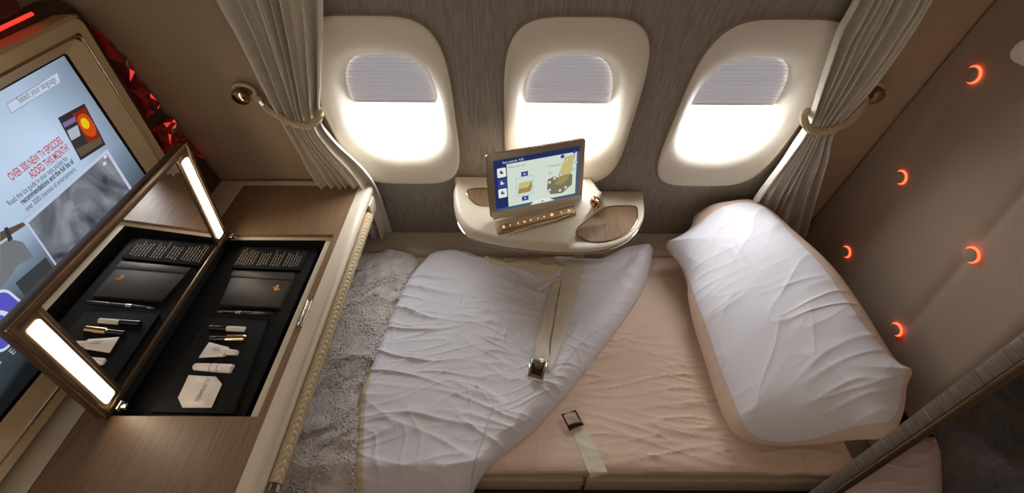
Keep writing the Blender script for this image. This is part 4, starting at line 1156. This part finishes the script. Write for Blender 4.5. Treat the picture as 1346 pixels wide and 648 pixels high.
def twisted(mb, path, r, turns, strands=3, n=8):
    path = [V(p) for p in path]
    # resample finely
    fine = []
    for i in range(len(path)-1):
        g = lambda k: path[max(0, min(len(path)-1, k))]
        for s in range(16):
            f = s/16; a, b, c_, d_ = g(i-1), g(i), g(i+1), g(i+2); fine.append(.5*((2*b)+(-a+c_)*f+(2*a-5*b+4*c_-d_)*f*f+(-a+3*b-3*c_+d_)*f**3))
    fine.append(path[-1]); k = len(fine); nrm = None; F_ = []
    for i, p in enumerate(fine):
        t = (fine[min(i+1, k-1)]-fine[max(i-1, 0)]).normalized()
        nrm = t.orthogonal().normalized() if nrm is None else (nrm-t*nrm.dot(t)).normalized(); F_.append((p, nrm.copy(), t.cross(nrm)))
    for s in range(strands):
        pts = []
        for i, (p, a, b) in enumerate(F_):
            th = 2*math.pi*(s/strands+turns*i/k); pts.append(p+(a*math.cos(th)+b*math.sin(th))*r*.55)
        mb.tube(pts, r*.62, n)
def tieback(knob_px, wrap_px, label):
    k = PW(*knob_px, .02); root = thing('curtain_tieback', k, label, 'tieback')
    path = [PW(x, y, d) for x, y, d in wrap_px]
    mb = MB(); twisted(mb, path, .0105, 20); mb.build('rope', M['rope'], root)
    mb = MB(); 
    mb.lathe(PW(*knob_px, .006), NR, [(.012, 0), (.010, .012), (.022, .020), (.027, .028), (.024, .036), (.012, .040), (.001, .041)], 28); mb.build('knob', M['gold'], root)
    # loop round the knob
    c0 = PW(*knob_px, .022); a = V((1, 0, 0)); b = DN
    mb = MB(); mb.tube([c0+(a*math.cos(t*.3)*.030+b*math.sin(t*.3)*.022) for t in range(21)], .0055, 8, closed=True); mb.build('loop', M['rope'], root)
    m_ = path[1]; d = (path[1]-path[0]).normalized(); mb = MB(); mb.tube([path[0]+d*.012, path[0]+d*.026], .011, 14); mb.build('collar', M['chrome'], root)
    return root
tieback((321, 119), [(338, 128, .024), (350, 141, .035), (366, 152, .075), (388, 163, .10), (408, 164, .10), (419, 155, .08), (420, 145, .045), (414, 142, .02)], 'braided cream rope tieback on a bronze knob at the left curtain')
tieback((1145, 118), [(1138, 126, .030), (1132, 140, .055), (1118, 158, .085), (1094, 170, .105), (1072, 173, .10), (1060, 165, .09), (1056, 152, .06), (1062, 146, .03)], 'braided cream rope tieback on a bronze knob at the right curtain')

# ================================================================== FOREGROUND POST AND NEIGHBOURING BEDDING
post = thing('door_post', (.582, .285, 0), 'brushed metal door post running diagonally across the lower right corner', 'post')
MB().box((.573, .281, 0), (.586, .302, 1.95), .002).build('brushed_post', M['steel'], post)
MB().box((.5725, .2745, 0), (.585, .2808, 1.95), .002).build('smooth_strip', M['bronze'], post)
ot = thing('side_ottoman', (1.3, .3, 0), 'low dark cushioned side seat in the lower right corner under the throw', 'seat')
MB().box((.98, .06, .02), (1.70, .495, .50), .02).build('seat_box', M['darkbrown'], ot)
# second pillow on it
sp2 = smoothpoly(outl([(1105, 640), (1150, 596), (1215, 566), (1243, 572), (1250, 640), (1244, 720), (1110, 720)], .55), 2)
cx_ = sum(p[0] for p in sp2)/len(sp2); cy_ = sum(p[1] for p in sp2)/len(sp2)
def sz(x, y, d): t = min(1, d/.07); return .503+.065*math.sqrt(max(0, 1-(1-t)**2))+wrinkle(x, y, R(20), .2, .06, .006, 3)
vs, fs = starpatch(sp2, (cx_, cy_), sz, lambda x, y: .5015, 50, 200)
tag(obj('small_pillow', vs, fs, M['lilac']), 'blush pillow lying behind the metal door post at the bottom', 'pillow')
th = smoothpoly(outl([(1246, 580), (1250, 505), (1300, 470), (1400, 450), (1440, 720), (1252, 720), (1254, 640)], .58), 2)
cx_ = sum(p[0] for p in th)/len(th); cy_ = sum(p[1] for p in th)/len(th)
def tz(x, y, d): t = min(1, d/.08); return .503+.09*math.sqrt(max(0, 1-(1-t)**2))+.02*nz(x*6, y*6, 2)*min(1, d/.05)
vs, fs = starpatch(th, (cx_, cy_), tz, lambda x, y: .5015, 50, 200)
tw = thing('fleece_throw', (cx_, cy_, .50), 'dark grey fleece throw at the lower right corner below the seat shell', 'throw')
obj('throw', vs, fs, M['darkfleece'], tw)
mb_v, mb_f = [], []; cnt = 0; xs = [p[0] for p in th]; ys = [p[1] for p in th]
while cnt < 14000:
    x = random.uniform(min(xs), max(xs)); y = random.uniform(min(ys), max(ys))
    if not inpoly(x, y, th): continue
    cnt += 1; z = tz(x, y, edist(x, y, th)); a = 6.28*nz(x*6, y*6, 1)+random.uniform(-.7, .7); l = random.uniform(.008, .016)
    dx, dy = math.cos(a)*l, math.sin(a)*l; wx, wy = -math.sin(a)*.0016, math.cos(a)*.0016; b = len(mb_v)
    mb_v += [(x-wx, y-wy, z-.001), (x+wx, y+wy, z-.001), (x+dx, y+dy, z+l*.5)]; mb_f += [[b, b+1, b+2]]
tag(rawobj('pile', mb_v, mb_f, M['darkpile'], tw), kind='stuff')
